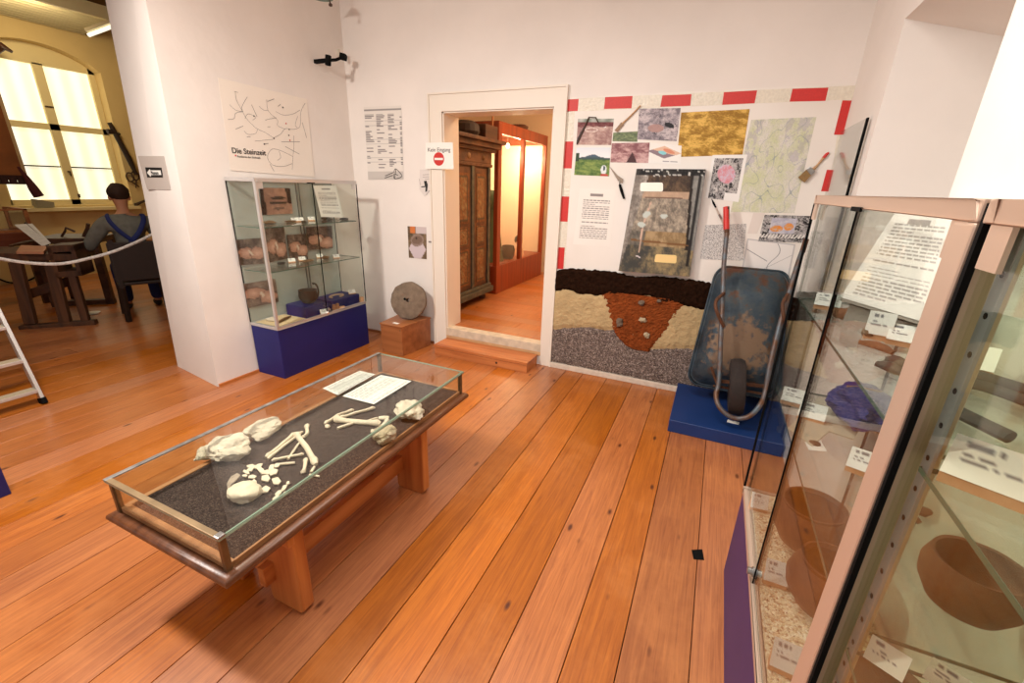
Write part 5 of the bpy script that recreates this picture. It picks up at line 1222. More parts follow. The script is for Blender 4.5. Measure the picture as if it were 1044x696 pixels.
freeiron('iron_spit', [(950, 406), (965, 414), (985, 424), (1030, 446)], .011, 'lower iron prong on the top shelf behind the near glass')
cardp(982, 378, S1, .085, .06, 'white card on a block behind the dark iron prongs', 44)
# middle shelf
bl = clampc(PZ(860, 425, S2), .06)
mb = MB(); P = [clampc(PZ(a, b, S2+.002), .012) for a, b in ((803, 437), (835, 405), (870, 408), (893, 425), (899, 445), (880, 432), (870, 448), (845, 440), (828, 455))]
mb.prism([Vector((q.x, q.y, S2+.0005)) for q in P], (0, 0, .004)); tag(mb.build('pale_cutout', mat('pale_card', (196, 184, 162), .8, var=.1)), 'pale ragged edged card under the blue cloth', 'card')
mb = MB(); mb.rock((.525, 1.64, S2+.062), (.085, .125, .062), 31, .35, 4, flat=.9, freq=2.2)
bo = tag(mb.build('blue_cloth_bundle', mat('blue_violet_cloth', (14, 28, 112), .7, col2=(26, 26, 96), scale=12, bump=.5, bscale=25), smooth=True), 'dark blue crumpled cloth bundle on the middle shelf of the farther right case', 'cloth')
mb = MB(); mb.tube(smooth([(.475, 1.66, S2+.112), (.50, 1.63, S2+.126), (.53, 1.62, S2+.128), (.56, 1.64, S2+.120)], 6), .0035, 8); mb.build('string', mat('gold_string', (150, 104, 60), .6), bo)
cardp(808, 412, S2, .075, .055, 'white card on wood block, left of the pair before the blue cloth', 45)
cardp(826, 428, S2, .075, .055, 'white card on wood block, right of the pair before the blue cloth', 46)
c = clampc(PZ(831, 452, S2)); q = [PZ(817.5, 443, S2), PZ(834, 444.5, S2), PZ(843, 460.5, S2), PZ(824, 459, S2)]
t = thing('coin_card', 'white card with a dark round coin lying on the middle shelf', 'coin card', tuple(c)); sheet('card', [Vector((a.x, a.y, S2+.0006)) for a in q], lambda u, v: C(240, 236, 228), 3, 3, .001, t)
mb = MB(); cc = PZ(830.5, 452.5, S2); mb.cyl((cc.x, cc.y, S2+.0016), (cc.x, cc.y, S2+.005), .015, seg=24); mb.build('coin', IRON, t)
cardp(879, 482, S2, .075, .06, 'white card on block beside the metal post on the middle shelf', 47)
for k, (a, b, w_, lab) in enumerate(((905, 505, .018, 'small dark shard nearest the perforated strip'), (915, 513, .024, 'dark leaf shaped shard among the five small shards'), (901, 524, .026, 'greyish shard at the left of the small shards'), (922, 528, .026, 'brown shard touching the large bowl on its left'), (935, 521, .026, 'red brown shard behind the large bowl rim'))):
    c = clampc(PZ(a, b, S2)); mb = MB(); mb.rock((c.x, c.y, S2+.006), (w_, w_*.8, .007), 60+k, .4, 3, flat=.8); tag(mb.build('pottery_shard', CLAY if k > 2 else FLINT, smooth=True), lab, 'shard')
def pot(c, prof, m, lab, name='clay_pot', rough=.03, seed=0, tilt=None):
    mb = MB(); rings = []
    M = tilt or Matrix.Identity(3)
    for r, z in prof:
        rings.append([mb.bm.verts.new(Vector(c)+M@Vector((r*math.cos(a)*(1+rough*noise.noise(Vector((math.cos(a)*1.5, math.sin(a)*1.5, z*8+seed)))), r*math.sin(a)*(1+rough*noise.noise(Vector((math.cos(a)*1.5, math.sin(a)*1.5, z*8+seed+4)))), z))) for a in (2*PI*k/40 for k in range(40))])
    for i in range(len(rings)-1):
        for k in range(40): mb.bm.faces.new([rings[i][k], rings[i][(k+1)%40], rings[i+1][(k+1)%40], rings[i+1][k]])
    mb.bm.faces.new(rings[0][::-1]); mb.bm.faces.new(rings[-1])
    return tag(mb.build(name, m, smooth=True), lab, 'pot')
bowl = [(a*.92, b) for a, b in [(.03, 0), (.06, .015), (.078, .045), (.082, .075), (.072, .105), (.066, .103), (.075, .075), (.071, .047), (.052, .022), (.02, .012)]]
pot((.515, .885, S2+.0005), bowl, CLAY, 'large brown clay bowl on the middle shelf seen through the near case', 'clay_bowl', .06, 3)
# sand bed with pots on the case floor
SAND = granular('shell_sand', [(226, 206, 164), (244, 230, 198), (232, 212, 172), (170, 132, 100), (240, 224, 188), (248, 238, 212)], 150, .6)
mb = MB(); g = []; nx, ny = 26, 80
xa, xb, ya, yb2 = RF_+.026, RB_-.014, RY0+.024, RY1-.026
for j in range(ny+1): g.append([mb.bm.verts.new((xa+(xb-xa)*i/nx, ya+(yb2-ya)*j/ny, Z_FR-.001+.004*noise.noise(Vector((i*.3, j*.3, 2)))+.002*noise.noise(Vector((i*1.3, j*1.3, 2))))) for i in range(nx+1)])
for j in range(ny):
    for i in range(nx): mb.bm.faces.new([g[j][i], g[j][i+1], g[j+1][i+1], g[j+1][i]])
mb.box(xa, xb, ya, yb2, Z_BASE+.0125, Z_FR-.008)
r5 = random.Random(5)
for k in range(1500):
    x_, y_ = r5.uniform(xa+.01, xb-.01), r5.uniform(ya+.01, yb2-.01)
    if noise.noise(Vector((x_*6, y_*6, 3))) < -.12: continue
    s_ = r5.uniform(.0012, .0032); a_ = r5.uniform(0, 6); z_ = Z_FR+.0015
    P = [Vector((x_+s_*math.cos(a_+q_*2.1)*(1 if q_ else 1.5), y_+s_*math.sin(a_+q_*2.1), z_-.001)) for q_ in range(3)]+[Vector((x_, y_, z_+s_*.9))]
    V = [mb.bm.verts.new(q_) for q_ in P]
    for f in ((0, 1, 3), (1, 2, 3), (2, 0, 3)): fc = mb.bm.faces.new([V[i_] for i_ in f]); fc.material_index = 1 if k % 3 else 0
tag(mb.build('sand_bed', [SAND, mat('shell_grit', (176, 132, 104), .8, var=.5, scale=90)]), 'pale gritty sand covering the floor of the farther right case', 'sand', kind='stuff')
jar = [(a*.78, b*.85) for a, b in [(.06, 0), (.10, .03), (.135, .09), (.142, .14), (.13, .185), (.118, .20), (.124, .215), (.116, .215), (.11, .2), (.122, .185), (.132, .14), (.124, .09), (.09, .035), (.04, .02)]]
jar2 = [(a*.82, b*.9) for a, b in [(.05, 0), (.09, .025), (.125, .075), (.132, .115), (.118, .16), (.10, .185), (.104, .20), (.096, .2), (.09, .185), (.108, .16), (.12, .115), (.114, .075), (.08, .03), (.03, .015)]]
ZS = Z_FR+.003
pot((.46, 1.56, ZS), jar, CLAY, 'larger brown clay pot on the sand, farther from the camera', seed=1)
pot((.47, 1.29, ZS), jar2, CLAY, 'rounder brown clay pot on the sand, nearer the metal post', seed=6)
pot((.50, .93, ZS), jar2, mat('dark_brown_pottery', (92, 60, 44), .8, var=.3), 'dark pot on the sand near the end of the farther case', seed=9)
cardp(772, 518, ZS-.002, .06, .06, 'white card near the far glass on the sand bed', 48, 1.15, add=.25)
cardp(788, 592, ZS-.002, .065, .07, 'white card beside the lock on the sand bed', 49, 1.15, add=.25)
cardp(799, 680, ZS-.002, .075, .075, 'white card nearest the camera on the sand bed', 50, 1.15, add=.25)
mb = MB(); P = [PZ(a, b, ZS) for a, b in ((835, 548), (848, 520), (866, 528), (861, 545), (852, 541))]; mb.prism([Vector((clampc(q).x, clampc(q).y, ZS)) for q in P], (0, 0, .003)); tag(mb.build('pottery_shard', mat('yellow_shard', (206, 192, 132), .7)), 'pale yellow shard behind the round pot', 'shard')
# contents of the nearest case
def clampn(p, m=.03): p = Vector(p); p.x = min(max(p.x, RF_+m), RB_-m); p.y = min(max(p.y, CY0+m), CY1-m); return p
def cardn(px, py, z, w, h, lab, seed, tilt=.75, block=True, add=0):
    c = clampn(PZ(px, py, z), w*.4+.018); c.z = z+.0003; return card(c, w, h, facecam(c, add), lab, tilt, block, seed, 'white label cards in the right cases')
cardn(1000, 496, S1, .09, .058, 'largest white card on wood block, top shelf of the nearest case', 61, .8)
cardn(1035, 690, S2, .10, .06, 'white card at the bottom right corner of the photo', 62, .8)
cardn(958, 692, S2, .06, .045, 'flat white card at the bottom edge of the photo', 63, .2, False)
cardn(885, 640, S2, .05, .04, 'white card behind the perforated strip, lower part', 64, 1.1, False)
mb = MB(); a, b = clampn(PZ(880, 672, S2+.006)), clampn(PZ(958, 662, S2+.006)); a, b = Vector((.33, .60, S2+.006)), Vector((.43, .68, S2+.006)); mb.tube([a, a.lerp(b, .5), b], [.003, .004, .003], 8); tag(mb.build('wooden_stick', BLOCK, smooth=True), 'thin light stick on the middle shelf of the nearest case', 'stick')
pot((.47, .60, Z_FR-.012+.0003), [(.05, 0), (.09, .03), (.10, .07), (.09, .10), (.082, .1), (.09, .07), (.08, .03), (.03, .015)], CLAY, 'brown bowl on the floor of the nearest case', 'clay_bowl', seed=12)
# ================================================================== ROOM BEYOND THE DOORWAY
FZ = .2
WDX = -2.70
wd = thing('painted_wardrobe', 'dark antique painted wardrobe inside the doorway', 'wardrobe', (-3.0, 4.75, FZ))
DW = mat('wardrobe_wood', (70, 42, 24), .6, col2=(104, 64, 34), scale=9, bump=.2)
GW = mat('worn_green_paint', (66, 66, 56), .6, col2=(92, 84, 66), scale=16)
wy0, wy1 = 4.12, 5.22
mb = MB(); mb.box(-3.3, WDX-.01, wy0, wy1, FZ+.10, 2.12); mb.bevel(.004); mb.build('body', DW, wd)
mb = MB(); mb.box(-3.32, WDX+.05, wy0-.02, wy1+.05, FZ+.10, FZ+.17); mb.box(-3.32, WDX+.025, wy0-.01, wy1+.025, FZ+.17, FZ+.21); mb.bevel(.01, 3); mb.build('base_moulding', GW, wd)
mb = MB()
for k, (e, a, b) in enumerate(((.02, 1.86, 1.90), (.012, 1.90, 2.03), (.05, 2.03, 2.07), (.09, 2.07, 2.13), (.13, 2.13, 2.17))): mb.box(-3.3-e*.3, WDX+e, wy0-.02, wy1+e*1.5, a, b)
mb.bevel(.008, 2); mb.build('cornice', DW, wd)
for (a, b) in ((-3.25, wy0+.06), (WDX-.08, wy0+.06), (-3.25, wy1-.1), (WDX-.08, wy1-.1)):
    mb = MB(); mb.lathe([(.035, 0), (.05, .03), (.045, .07), (.03, .10)], (a+.02, b+.02, FZ), None, 14); mb.build('foot', DW, wd)
def f_ward(sd):
    def f(u, v):
        c = mixc(C(84, 50, 26), C(132, 82, 42), .5+fbm(u, v*2, 5, sd))
        if .12 < u < .88 and .08 < v < .92:
            c = mixc(C(96, 60, 34), C(150, 104, 62), .5+fbm(u*2, v*3, 5, sd+3))
            if fbm(u*2, v*2.5, 3, sd+7) > .12: c = mixc(C(146, 122, 84), C(110, 92, 62), .5+fbm(u, v, 12, sd))
        if (abs(u-.12) < .03 or abs(u-.88) < .03) and .06 < v < .94 or ((abs(v-.07) < .02 or abs(v-.93) < .02) and .1 < u < .9): c = C(64, 60, 46)
        return c
    return f
for k, (ya_, yb_) in enumerate(((wy0+.14, wy0+.60), (wy0+.70, wy1-.10))):
    mb = MB(); mb.box(WDX-.012, WDX+.002, ya_, yb_, FZ+.24, 1.84); mb.bevel(.003); dr = mb.build('door', DW, wd)
    for (za, zb2) in ((1.22, 1.78), (.96, 1.18), (FZ+.28, .92)):
        sheet('panel', [(WDX+.003, ya_+.04, zb2), (WDX+.003, yb_-.04, zb2), (WDX+.003, yb_-.04, za), (WDX+.003, ya_+.04, za)], f_ward(k*5+za*3), 20, 28, .004, dr)
mb = MB()
for y_ in (wy0+.03, wy0+.62, wy1-.06): mb.box(WDX-.01, WDX+.015, y_, y_+.055, FZ+.22, 1.86)
mb.bevel(.004); mb.build('pilaster', GW, wd)
for y_ in (wy0+.3, wy0+.9, wy0+.55, wy1-.2):
    mb = MB(); mb.lathe([(.001, -.035), (.03, -.02), (.035, 0), (.03, .02), (.001, .035)], (WDX+.012, y_, 1.965), Matrix.Scale(.4, 3, (1, 0, 0)), 14); mb.build('rosette', mat('ochre_paint', (130, 96, 58), .6), wd, True)
# things stored on top of the wardrobe
tz = 2.172
mb = MB(); mb.lathe([(.14, 0), (.17, .05), (.16, .12), (.10, .16), (.02, .17)], (-2.80, 4.78, tz), None, 18); tag(mb.build('dark_basket', mat('dark_leather', (44, 26, 16), .7)), 'dark rounded bundle on top of the wardrobe', 'bundle')
mb = MB(); mb.box(-2.92, -2.66, 5.02, 5.34, tz, tz+.16); mb.bevel(.01); tag(mb.build('wooden_chest', DARKW2), 'small dark chest on the far end of the wardrobe top', 'chest')
mb = MB(); mb.box(-3.2, -2.78, 4.2, 4.58, tz, tz+.14); mb.bevel(.01); tag(mb.build('brown_trunk', BOXW), 'reddish brown trunk on the near end of the wardrobe top', 'trunk')
# costume case
cx0, cx1, cy0, cy1 = -3.75, -2.70, 5.45, 7.22
cz1 = 2.40
ccs = thing('costume_case', 'red brown wooden glass case with lit costumes in the next room', 'display case', (-3.2, 6.3, FZ))
mb = MB(); mb.box(cx0, cx1, cy0, cy1, FZ, .59); mb.bevel(.006); mb.build('base', REDW, ccs)
mb = MB(); mb.box(cx1-.06, cx1, cy0, cy1, cz1-.12, cz1); mb.box(cx0, cx1-.06, cy0, cy0+.06, cz1-.12, cz1); mb.box(cx0, cx1-.06, cy1-.06, cy1, cz1-.12, cz1); mb.bevel(.004); mb.build('top_rail', REDW, ccs)
for y_ in (cy0, (cy0+cy1)/2-.07, cy1-.06):
    mb = MB(); mb.box(cx1-.06, cx1, y_, y_+(.10 if y_ == cy0 else .06), .59, cz1-.12); mb.bevel(.004); mb.build('post', REDW, ccs)
mb = MB(); mb.box(cx1-.035, cx1-.03, cy0+.1, cy1-.06, .59, cz1-.12); mb.build('glass_pane', GLASS, ccs)
mb = MB(); mb.box(cx0, cx0+.03, cy0, cy1, .59, cz1-.12); mb.build('back_panel', WALL3, ccs)
mb = MB(); mb.box(cx0+.03, cx1-.06, cy1-.03, cy1-.01, .59, cz1-.12); mb.build('end_panel', WALL3, ccs)
for k, y_ in enumerate((5.75, 6.25, 6.75)):
    p = Vector((-2.95, y_, 2.20)); l = thing('halogen_bulb', ('first', 'second', 'third')[k]+' small glowing spot from the left inside the costume case', 'lamp', tuple(p), 'glowing spots inside the costume case')
    mb = MB(); mb.tube([(p.x, p.y, cz1-.02), (p.x, p.y, p.z+.03)], .008, 8); mb.build('stem', STEEL, l)
    mb = MB(); mb.rock((p.x, p.y, p.z), (.028, .028, .032), 1, 0, 2); mb.build('bulb', MATS.get('bulb_glow') or emit('bulb_glow', (255, 236, 190), 25), l, True)
mb = MB(); mb.box(cx0, cx1, cy0, cy1, cz1, cz1+.02); mb.build('roof', REDW, ccs)
# costumes
def gown(c, h, w, m, lab, nm='costume'):
    c = Vector(c); mb = MB(); rings = []
    for i in range(17):
        t_ = i/16; r = w*(1-.72*t_**.8) + (.05 if .78 < t_ < .94 else 0)
        rings.append([mb.bm.verts.new(c+Vector((r*(1+.10*math.sin(a*9+t_))*math.cos(a)*.8, r*(1+.10*math.sin(a*9+t_))*math.sin(a), h*t_))) for a in (2*PI*k_/36 for k_ in range(36))])
    for i in range(16):
        for k_ in range(36): mb.bm.faces.new([rings[i][k_], rings[i][(k_+1)%36], rings[i+1][(k_+1)%36], rings[i+1][k_]])
    mb.bm.faces.new(rings[0][::-1]); mb.bm.faces.new(rings[-1])
    return tag(mb.build(nm, m, smooth=True), lab, 'costume')
gown((-2.99, 5.88, .592), 1.0, .20, mat('green_cloth', (74, 82, 54), .9), 'dark green skirt behind the left post of the costume case')
gown((-3.45, 5.74, .592), 1.35, .22, mat('white_cloth', (226, 214, 196), .9), 'white dress at the left end of the costume case')
mb = MB(); mb.lathe([(.07, 0), (.10, .05), (.11, .14), (.09, .2), (.08, .2), (.095, .13), (.08, .04)], (-2.88, 6.20, .592), None, 20); tag(mb.build('dark_basket', mat('dark_wicker', (60, 40, 26), .8), smooth=True), 'dark basket on the floor of the costume case', 'basket')
dl = thing('doll', 'small doll with dark hair sitting in the costume case', 'doll', (-2.88, 6.62, .592))
mb = MB(); mb.tube([(-2.88, 6.62, .592), (-2.88, 6.62, .68), (-2.88, 6.62, .76)], [.09, .07, .03], 16); mb.build('dress', mat('doll_dress', (222, 168, 132), .8), dl, True)
mb = MB(); mb.rock((-2.88, 6.62, .82), (.06, .06, .07), 1, .03, 3); mb.build('head', mat('doll_skin', (226, 172, 140), .6), dl, True)
mb = MB(); mb.rock((-2.895, 6.625, .84), (.068, .07, .068), 2, .15, 3); mb.build('hair', mat('doll_hair', (40, 24, 16), .8), dl, True)
mb = MB(); mb.lathe([(.13, 0), (.14, .04), (.10, .06)], (-2.83, 6.35, cz1+.021), None, 18); tag(mb.build('flat_basket', DARKW2), 'flat dark basket on top of the costume case', 'basket')
mb = MB(); mb.tube([(-2.72, 5.31, 2.333), (-2.72, 5.31, 2.50)], .012, 8); mb.tube([(-2.72, 5.31, 2.50), (-2.72, 5.66, 2.53)], .014, 8); tag(mb.build('wooden_yoke', BOXW), 'brown wooden T piece standing on the chest on the wardrobe', 'tool')

# ================================================================== WORKSHOP ROOM
O_ = PZ(19, 336); O2 = PZ(97, 331); bu = (O2-O_).normalized(); bn = Vector((-bu.y, bu.x, 0))
if bn.dot(-O_) > 0: bn = -bn     # away from the camera
def BNP(px, py, d=0): return PP(px, py, O_+bn*d, bn)
wbn = thing('work_bench', 'old dark cobbler bench with three splayed legs behind the rope', 'bench', tuple(O_))
mb = MB(); mb.bar(BNP(19, 335.5)+bn*.04, BNP(97, 329.5)+bn*.04, .09, .07); mb.bevel(.012); mb.build('foot_beam', DARKW, wbn)
for (a, b, w_) in (((13, 268), (29, 331), .10), ((49, 268), (65, 331), .10), ((70, 276), (86, 329), .07)):
    mb = MB(); mb.bar(BNP(*a)+bn*.05, BNP(*b)+bn*.05, w_, .07, bn); mb.bevel(.008); mb.build('leg', DARKW, wbn)
mb = MB(); a, b = BNP(-30, 265), BNP(76, 266); mb.hexa([a, b, b+bn*.5, a+bn*.5]+[q+Vector((0, 0, .075)) for q in (a, b, b+bn*.5, a+bn*.5)]); mb.bevel(.01); mb.build('top', DARKW, wbn)
topz = BNP(50, 265).z+.075
mb = MB(); a, b = BNP(57, 283), BNP(84, 281); u_ = (b-a); mb.hexa([a, a+u_*.16, a+u_*.16+bn*.3, a+bn*.3]+[q+Vector((0, 0, .32)) for q in (a, a+u_*.16, a+u_*.16+bn*.3, a+bn*.3)])
mb.hexa([a+u_*.84, b, b+bn*.3, a+u_*.84+bn*.3]+[q+Vector((0, 0, .32)) for q in (a+u_*.84, b, b+bn*.3, a+u_*.84+bn*.3)])
mb.hexa([a, b, b+bn*.3, a+bn*.3]+[q+Vector((0, 0, .06)) for q in (a, b, b+bn*.3, a+bn*.3)])
mb.hexa([q+Vector((0, 0, .27)) for q in (a, b, b+bn*.3, a+bn*.3)]+[q+Vector((0, 0, .34)) for q in (a, b, b+bn*.3, a+bn*.3)]); mb.build('vise_frame', DARKW, wbn)
mb = MB(); mb.bar(BNP(13, 306)+bn*.3, BNP(62, 290)+bn*.3, .12, .10); mb.bevel(.01); mb.build('cross_beam', DARKW2, wbn)
def onb(px, py, dz=0): return PZ(px, py, topz+dz)
q = [onb(17, 259), onb(45, 259), onb(50, 253), onb(22, 252)]
mb = MB(); mb.prism([Vector((a.x, a.y, topz+.0005)) for a in q], (0, 0, .025)); mb.bevel(.004); tag(mb.build('leather_board', mat('pinkish_leather', (196, 138, 104), .6, var=.2)), 'pinkish flat board lying on the cobbler bench', 'board')
for k, (a, b, r, lab) in enumerate((((9, 251), (38, 245), .022, 'long dark tool lying across the bench behind the pinkish board'), ((50, 251), (72, 250), .018, 'brown stick at the right end of the cobbler bench'))):
    pa_, pb_ = onb(*a, .02), onb(*b, .02); mb = MB(); mb.tube([Vector((pa_.x, pa_.y, topz+r)), Vector(((pa_.x+pb_.x)/2, (pa_.y+pb_.y)/2, topz+r)), Vector((pb_.x, pb_.y, topz+r))], [r*.5, r, r*.6], 8); tag(mb.build('hand_tool', DARKW2, smooth=True), lab, 'tool')
# darker bench behind with paper
BD = 1.0
bk = thing('work_table', 'dark work table behind the cobbler bench below the window', 'table', tuple(O_+bn*BD))
zt2 = BNP(60, 243, BD).z
a, b = BNP(30, 243, BD), BNP(97, 241, BD); a.z = b.z = zt2
mb = MB(); mb.hexa([a-Vector((0, 0, .07)), b-Vector((0, 0, .07)), b+bn*.6-Vector((0, 0, .07)), a+bn*.6-Vector((0, 0, .07)), a, b, b+bn*.6, a+bn*.6]); mb.bevel(.008); mb.build('top', DARKW2, bk)
for s_ in (.05, .93):
    for dd in (.05, .52):
        c = a.lerp(b, s_)+bn*dd; mb = MB(); mb.bar(Vector((c.x, c.y, .0)), Vector((c.x, c.y, zt2-.07)), .08, .08, bn); mb.build('leg', DARKW2, bk)
mb = MB(); mb.bar(Vector((a.x, a.y, .04))+bn*.05, Vector((b.x, b.y, .04))+bn*.05, .08, .06); mb.build('foot_beam', DARKW2, bk)
for k, (pa_, pb_, lab) in enumerate((((86, 243), (90, 228), 'dark upright stick at the right of the work table'), ((63, 242), (67, 232), 'small bent tool standing on the work table'))):
    A_ = BNP(*pa_, BD+.2); B_ = BNP(*pb_, BD+.2); A_.z = zt2; mb = MB(); mb.tube([A_, A_.lerp(B_, .6)+Vector((.0, .01, 0)), B_]+([B_+bu*.08-Vector((0, 0, .05))] if k else []), .022 if not k else .014, 8); tag(mb.build('hand_tool', DARKW2, smooth=True), lab, 'tool')
# slanted desk with white sheet
dk = thing('reading_desk', 'reddish dark desk at the left edge carrying the glass box', 'desk', tuple(PX(20, 290, -7.6)))
xd_ = -7.9
a = PX(-20, 234, xd_); b = PX(38, 236, xd_); zt3 = b.z
mb = MB(); mb.box(xd_-.7, xd_, a.y-.3, b.y, zt3-.16, zt3); mb.bevel(.008); mb.build('top', wood('reddish_desk_wood', (92, 42, 22), (120, 60, 32), 'Y', 14), dk)
for yy in (a.y-.2, b.y-.1):
    for xx in (xd_-.62, xd_-.08): mb = MB(); mb.box(xx-.03, xx+.03, yy-.03, yy+.03, 0, zt3-.16); mb.build('leg', DARKW2, dk)
gb = thing('glass_box', 'wood edged glass box standing on the reddish desk', 'glass box', (xd_-.35, b.y-.5, zt3))
p0 = PX(47, 212, xd_-.05); h_ = p0.z-zt3
gy0, gy1 = a.y-.2, b.y-.02
mb = MB(); mb.box(xd_-.6, xd_-.03, gy1-.035, gy1, zt3, zt3+.03); mb.box(xd_-.06, xd_-.03, gy1-.035, gy1, zt3, zt3+h_); mb.box(xd_-.6, xd_-.57, gy1-.035, gy1, zt3, zt3+h_); mb.box(xd_-.6, xd_-.03, gy1-.03, gy1, zt3+h_-.02, zt3+h_); mb.box(xd_-.05, xd_-.03, gy0, gy1, zt3+h_-.02, zt3+h_); mb.box(xd_-.06, xd_-.03, gy1-.55, gy1-.52, zt3, zt3+h_); mb.box(xd_-.05, xd_-.03, gy0, gy1, zt3, zt3+.03); mb.build('frame', BOXW, gb)
mb = MB(); mb.box(xd_-.045, xd_-.04, gy0, gy1-.035, zt3+.03, zt3+h_-.02); mb.build('front_pane', GLASSH, gb)
mb = MB(); mb.box(xd_-.56, xd_-.06, gy1-.02, gy1-.015, zt3+.03, zt3+h_-.02); mb.build('end_pane', GLASSH, gb)
q = [BNP(15, 229, .6), BNP(32, 228, .6), BNP(51, 250, .25), BNP(42, 251, .2)]
q = [PP(14.5, 229, O_+bn*.75, bn), PP(33, 228, O_+bn*.75, bn), PP(52, 248, O_+bn*.45, bn), PP(43, 251, O_+bn*.45, bn)]
tag(sheet('paper_sheet', q, textfn(12, .1, .9, .1, .9, False, C(206, 204, 200), C(180, 178, 176)), 20, 30, .002), 'white sheet of paper propped at a slant behind the bench', 'paper')
mb = MB(); s0 = (q[2]+q[3])/2+bn*.03; s1 = (q[0]+q[1])/2+bn*.03; mb.bar(Vector((s0.x, s0.y, s0.z-.01)), Vector((s0.x, s0.y, topz+.001)), .03, .03, bn); mb.bar(s1, s0, .05, .02, bn); tag(mb.build('paper_stand', DARKW2), 'dark wooden stand behind the slanted white sheet', 'stand')
# banner with fringe and tassel
xb_ = -8.3
bp_ = [PX(-60, -20, xb_), PX(-14, -20, xb_), PX(27, 183, xb_), PX(-40, 186, xb_)]
y1_ = PX(27, 183, xb_).y; z0_ = PX(27, 183, xb_).z; y0_ = y1_-1.2
ban = thing('fringed_banner', 'brown hanging cloth banner with dark fringe at the left picture edge', 'banner', (xb_, (y0_+y1_)/2, z0_))
BRC = mat('brown_brocade', (134, 78, 34), .8, var=.25, scale=6)
ytop = PX(3, 92, xb_); 
mb = MB(); mb.prism([(xb_, y0_, z0_), (xb_, y1_, z0_), (xb_, y1_-.02, 4.0), (xb_, y0_, 4.0)], (-.015, 0, 0)); mb.build('cloth', BRC, ban)
mb = MB(); mb.tube([(xb_+.01, y1_, z0_), (xb_+.01, y1_-.02, 4.0)], .018, 8); mb.build('edge_cord', mat('pale_cord', (176, 150, 110), .8), ban)
mb = MB()
for k in range(15): y_ = y1_-.05-.08*k; mb.tube([(xb_, y_, z0_+.02), (xb_, y_, z0_-.06)], [.035, .042], 8)
mb.box(xb_-.02, xb_+.01, y0_, y1_, z0_-.01, z0_+.05); mb.build('fringe', mat('dark_red_fringe', (48, 18, 14), .9), ban)
mb = MB(); p = PX(34, 192, xb_+.1); mb.tube([(p.x, p.y-.08, p.z+.26), (p.x, p.y-.03, p.z+.12), p, (p.x, p.y+.03, p.z-.10)], [.012, .03, .05, .055], 12); mb.build('tassel', mat('dark_red_tassel', (74, 22, 22), .9), ban)
p = PX(3, 47, -9.6); mb = MB(); mb.tube([(-9.72, p.y-.1, p.z-.1), (-9.6, p.y, p.z), (-9.55, p.y+.06, p.z-.06)], [.05, .05, .02], 8); tag(mb.build('wall_hook', DARKW2), 'dark hook on the wall at the upper left edge', 'hook')
# sill objects
p = PX(93, 209, XW+.05)
mb = MB(); mb.prism([PX(36, 203, XW+.1), PX(55, 206, XW+.1), PX(56, 211, XW+.1), PX(38, 212, XW+.1)], (-.15, 0, 0)); tag(mb.build('folded_cloth', mat('grey_cloth', (150, 144, 124), .8)), 'pale folded thing at the left end of the window sill', 'cloth')
# wall tools right of window
mb = MB(); mb.tube([PX(111.5, 125, XW+.06), PX(118, 137, XW+.06), PX(132, 163, XW+.06), PX(139, 178, XW+.06)], [.035, .04, .045, .03], 10); mb.tube([PX(109.5, 134, XW+.06), PX(117, 134.5, XW+.06)], .04, 10); mb.tube([PX(118, 140, XW+.06), PX(122, 136, XW+.06)], .02, 8)
tag(mb.build('wooden_yoke', mat('black_brown_wood', (40, 24, 14), .6), smooth=True), 'long dark wooden tool hanging on the wall right of the window', 'tool')
t = thing('shears', 'dark iron shears hanging on the workshop wall above the seated figure', 'shears', tuple(PX(137, 190, XW+.03)))
for k, (cx_, cy_) in enumerate(((132.5, 180.5), (138, 179))):
    c = PX(cx_, cy_, XW+.04); mb = MB(); mb.tube([c+Vector((0, .055*math.cos(a), .075*math.sin(a))) for a in [2*PI*i/14 for i in range(14)]], .012, 8, closed=True)
    e = PX(142 if not k else 138.5, 190.5 if not k else 191.5, XW+.04); mb.tube([c-Vector((0, 0, .07)), e], [.014, .008], 8); mb.build('blade', IRON, t, True)
mb = MB(); mb.tube([PX(138, 209, XW+.05), PX(144, 206, XW+.05), PX(150, 204, XW+.05)], [.03, .02, .02], 8); mb.tube([PX(138.5, 207, XW+.05), PX(139, 212, XW+.05)], .03, 8); tag(mb.build('hammer', IRON, smooth=True), 'small dark hammer on the wall right of the seated head', 'hammer')
mb = MB(); mb.lathe([(.07, 0), (.08, .015), (.02, .02)], PZ(48, 300, .0)*0+Vector((-6.9, 2.62, .0)), None, 16); 
bpy_ = tag(mb.build('white_dish', mat('dish_white', (220, 214, 200), .4), smooth=True), 'small white dish on the floor under the work table', 'dish')
c1_ = thing('wall_cable', 'black cable arc hanging on the wall under the left bench', 'cable', tuple(PX(22, 285, XW+.02)))
mb = MB(); mb.tube(smooth([PX(-4, 283, XW+.02), PX(10, 288, XW+.02), PX(25, 287, XW+.02), PX(38, 281, XW+.02), PX(46, 272, XW+.02)], 5), .012, 8); mb.build('wire', BLACK, c1_, True)
# ---- rope barrier
xr = -4.95
rp = smooth([PX(-30, 256, xr), PX(0, 263.5, xr), PX(30, 268, xr), PX(62, 268.8, xr), PX(92, 263, xr), PX(118, 255.5, xr), PX(143, 245, xr), PX(160, 236, xr)], 10)
mb = MB(); mb.tube(rp, .013, 8)
ro = thing('rope_barrier', 'sagging white twisted rope closing off the workshop', 'rope', tuple(rp[-1]))
mb.build('rope', mat('white_rope', (206, 198, 190), .8, var=.3, scale=60, bump=.8, bscale=80), ro, True)
mb = MB(); mb.bar(rp[-1], (B0.x-.01, rp[-1].y+.1, rp[-1].z+.05), .02, .02); mb.build('rope_hook', IRON, ro)
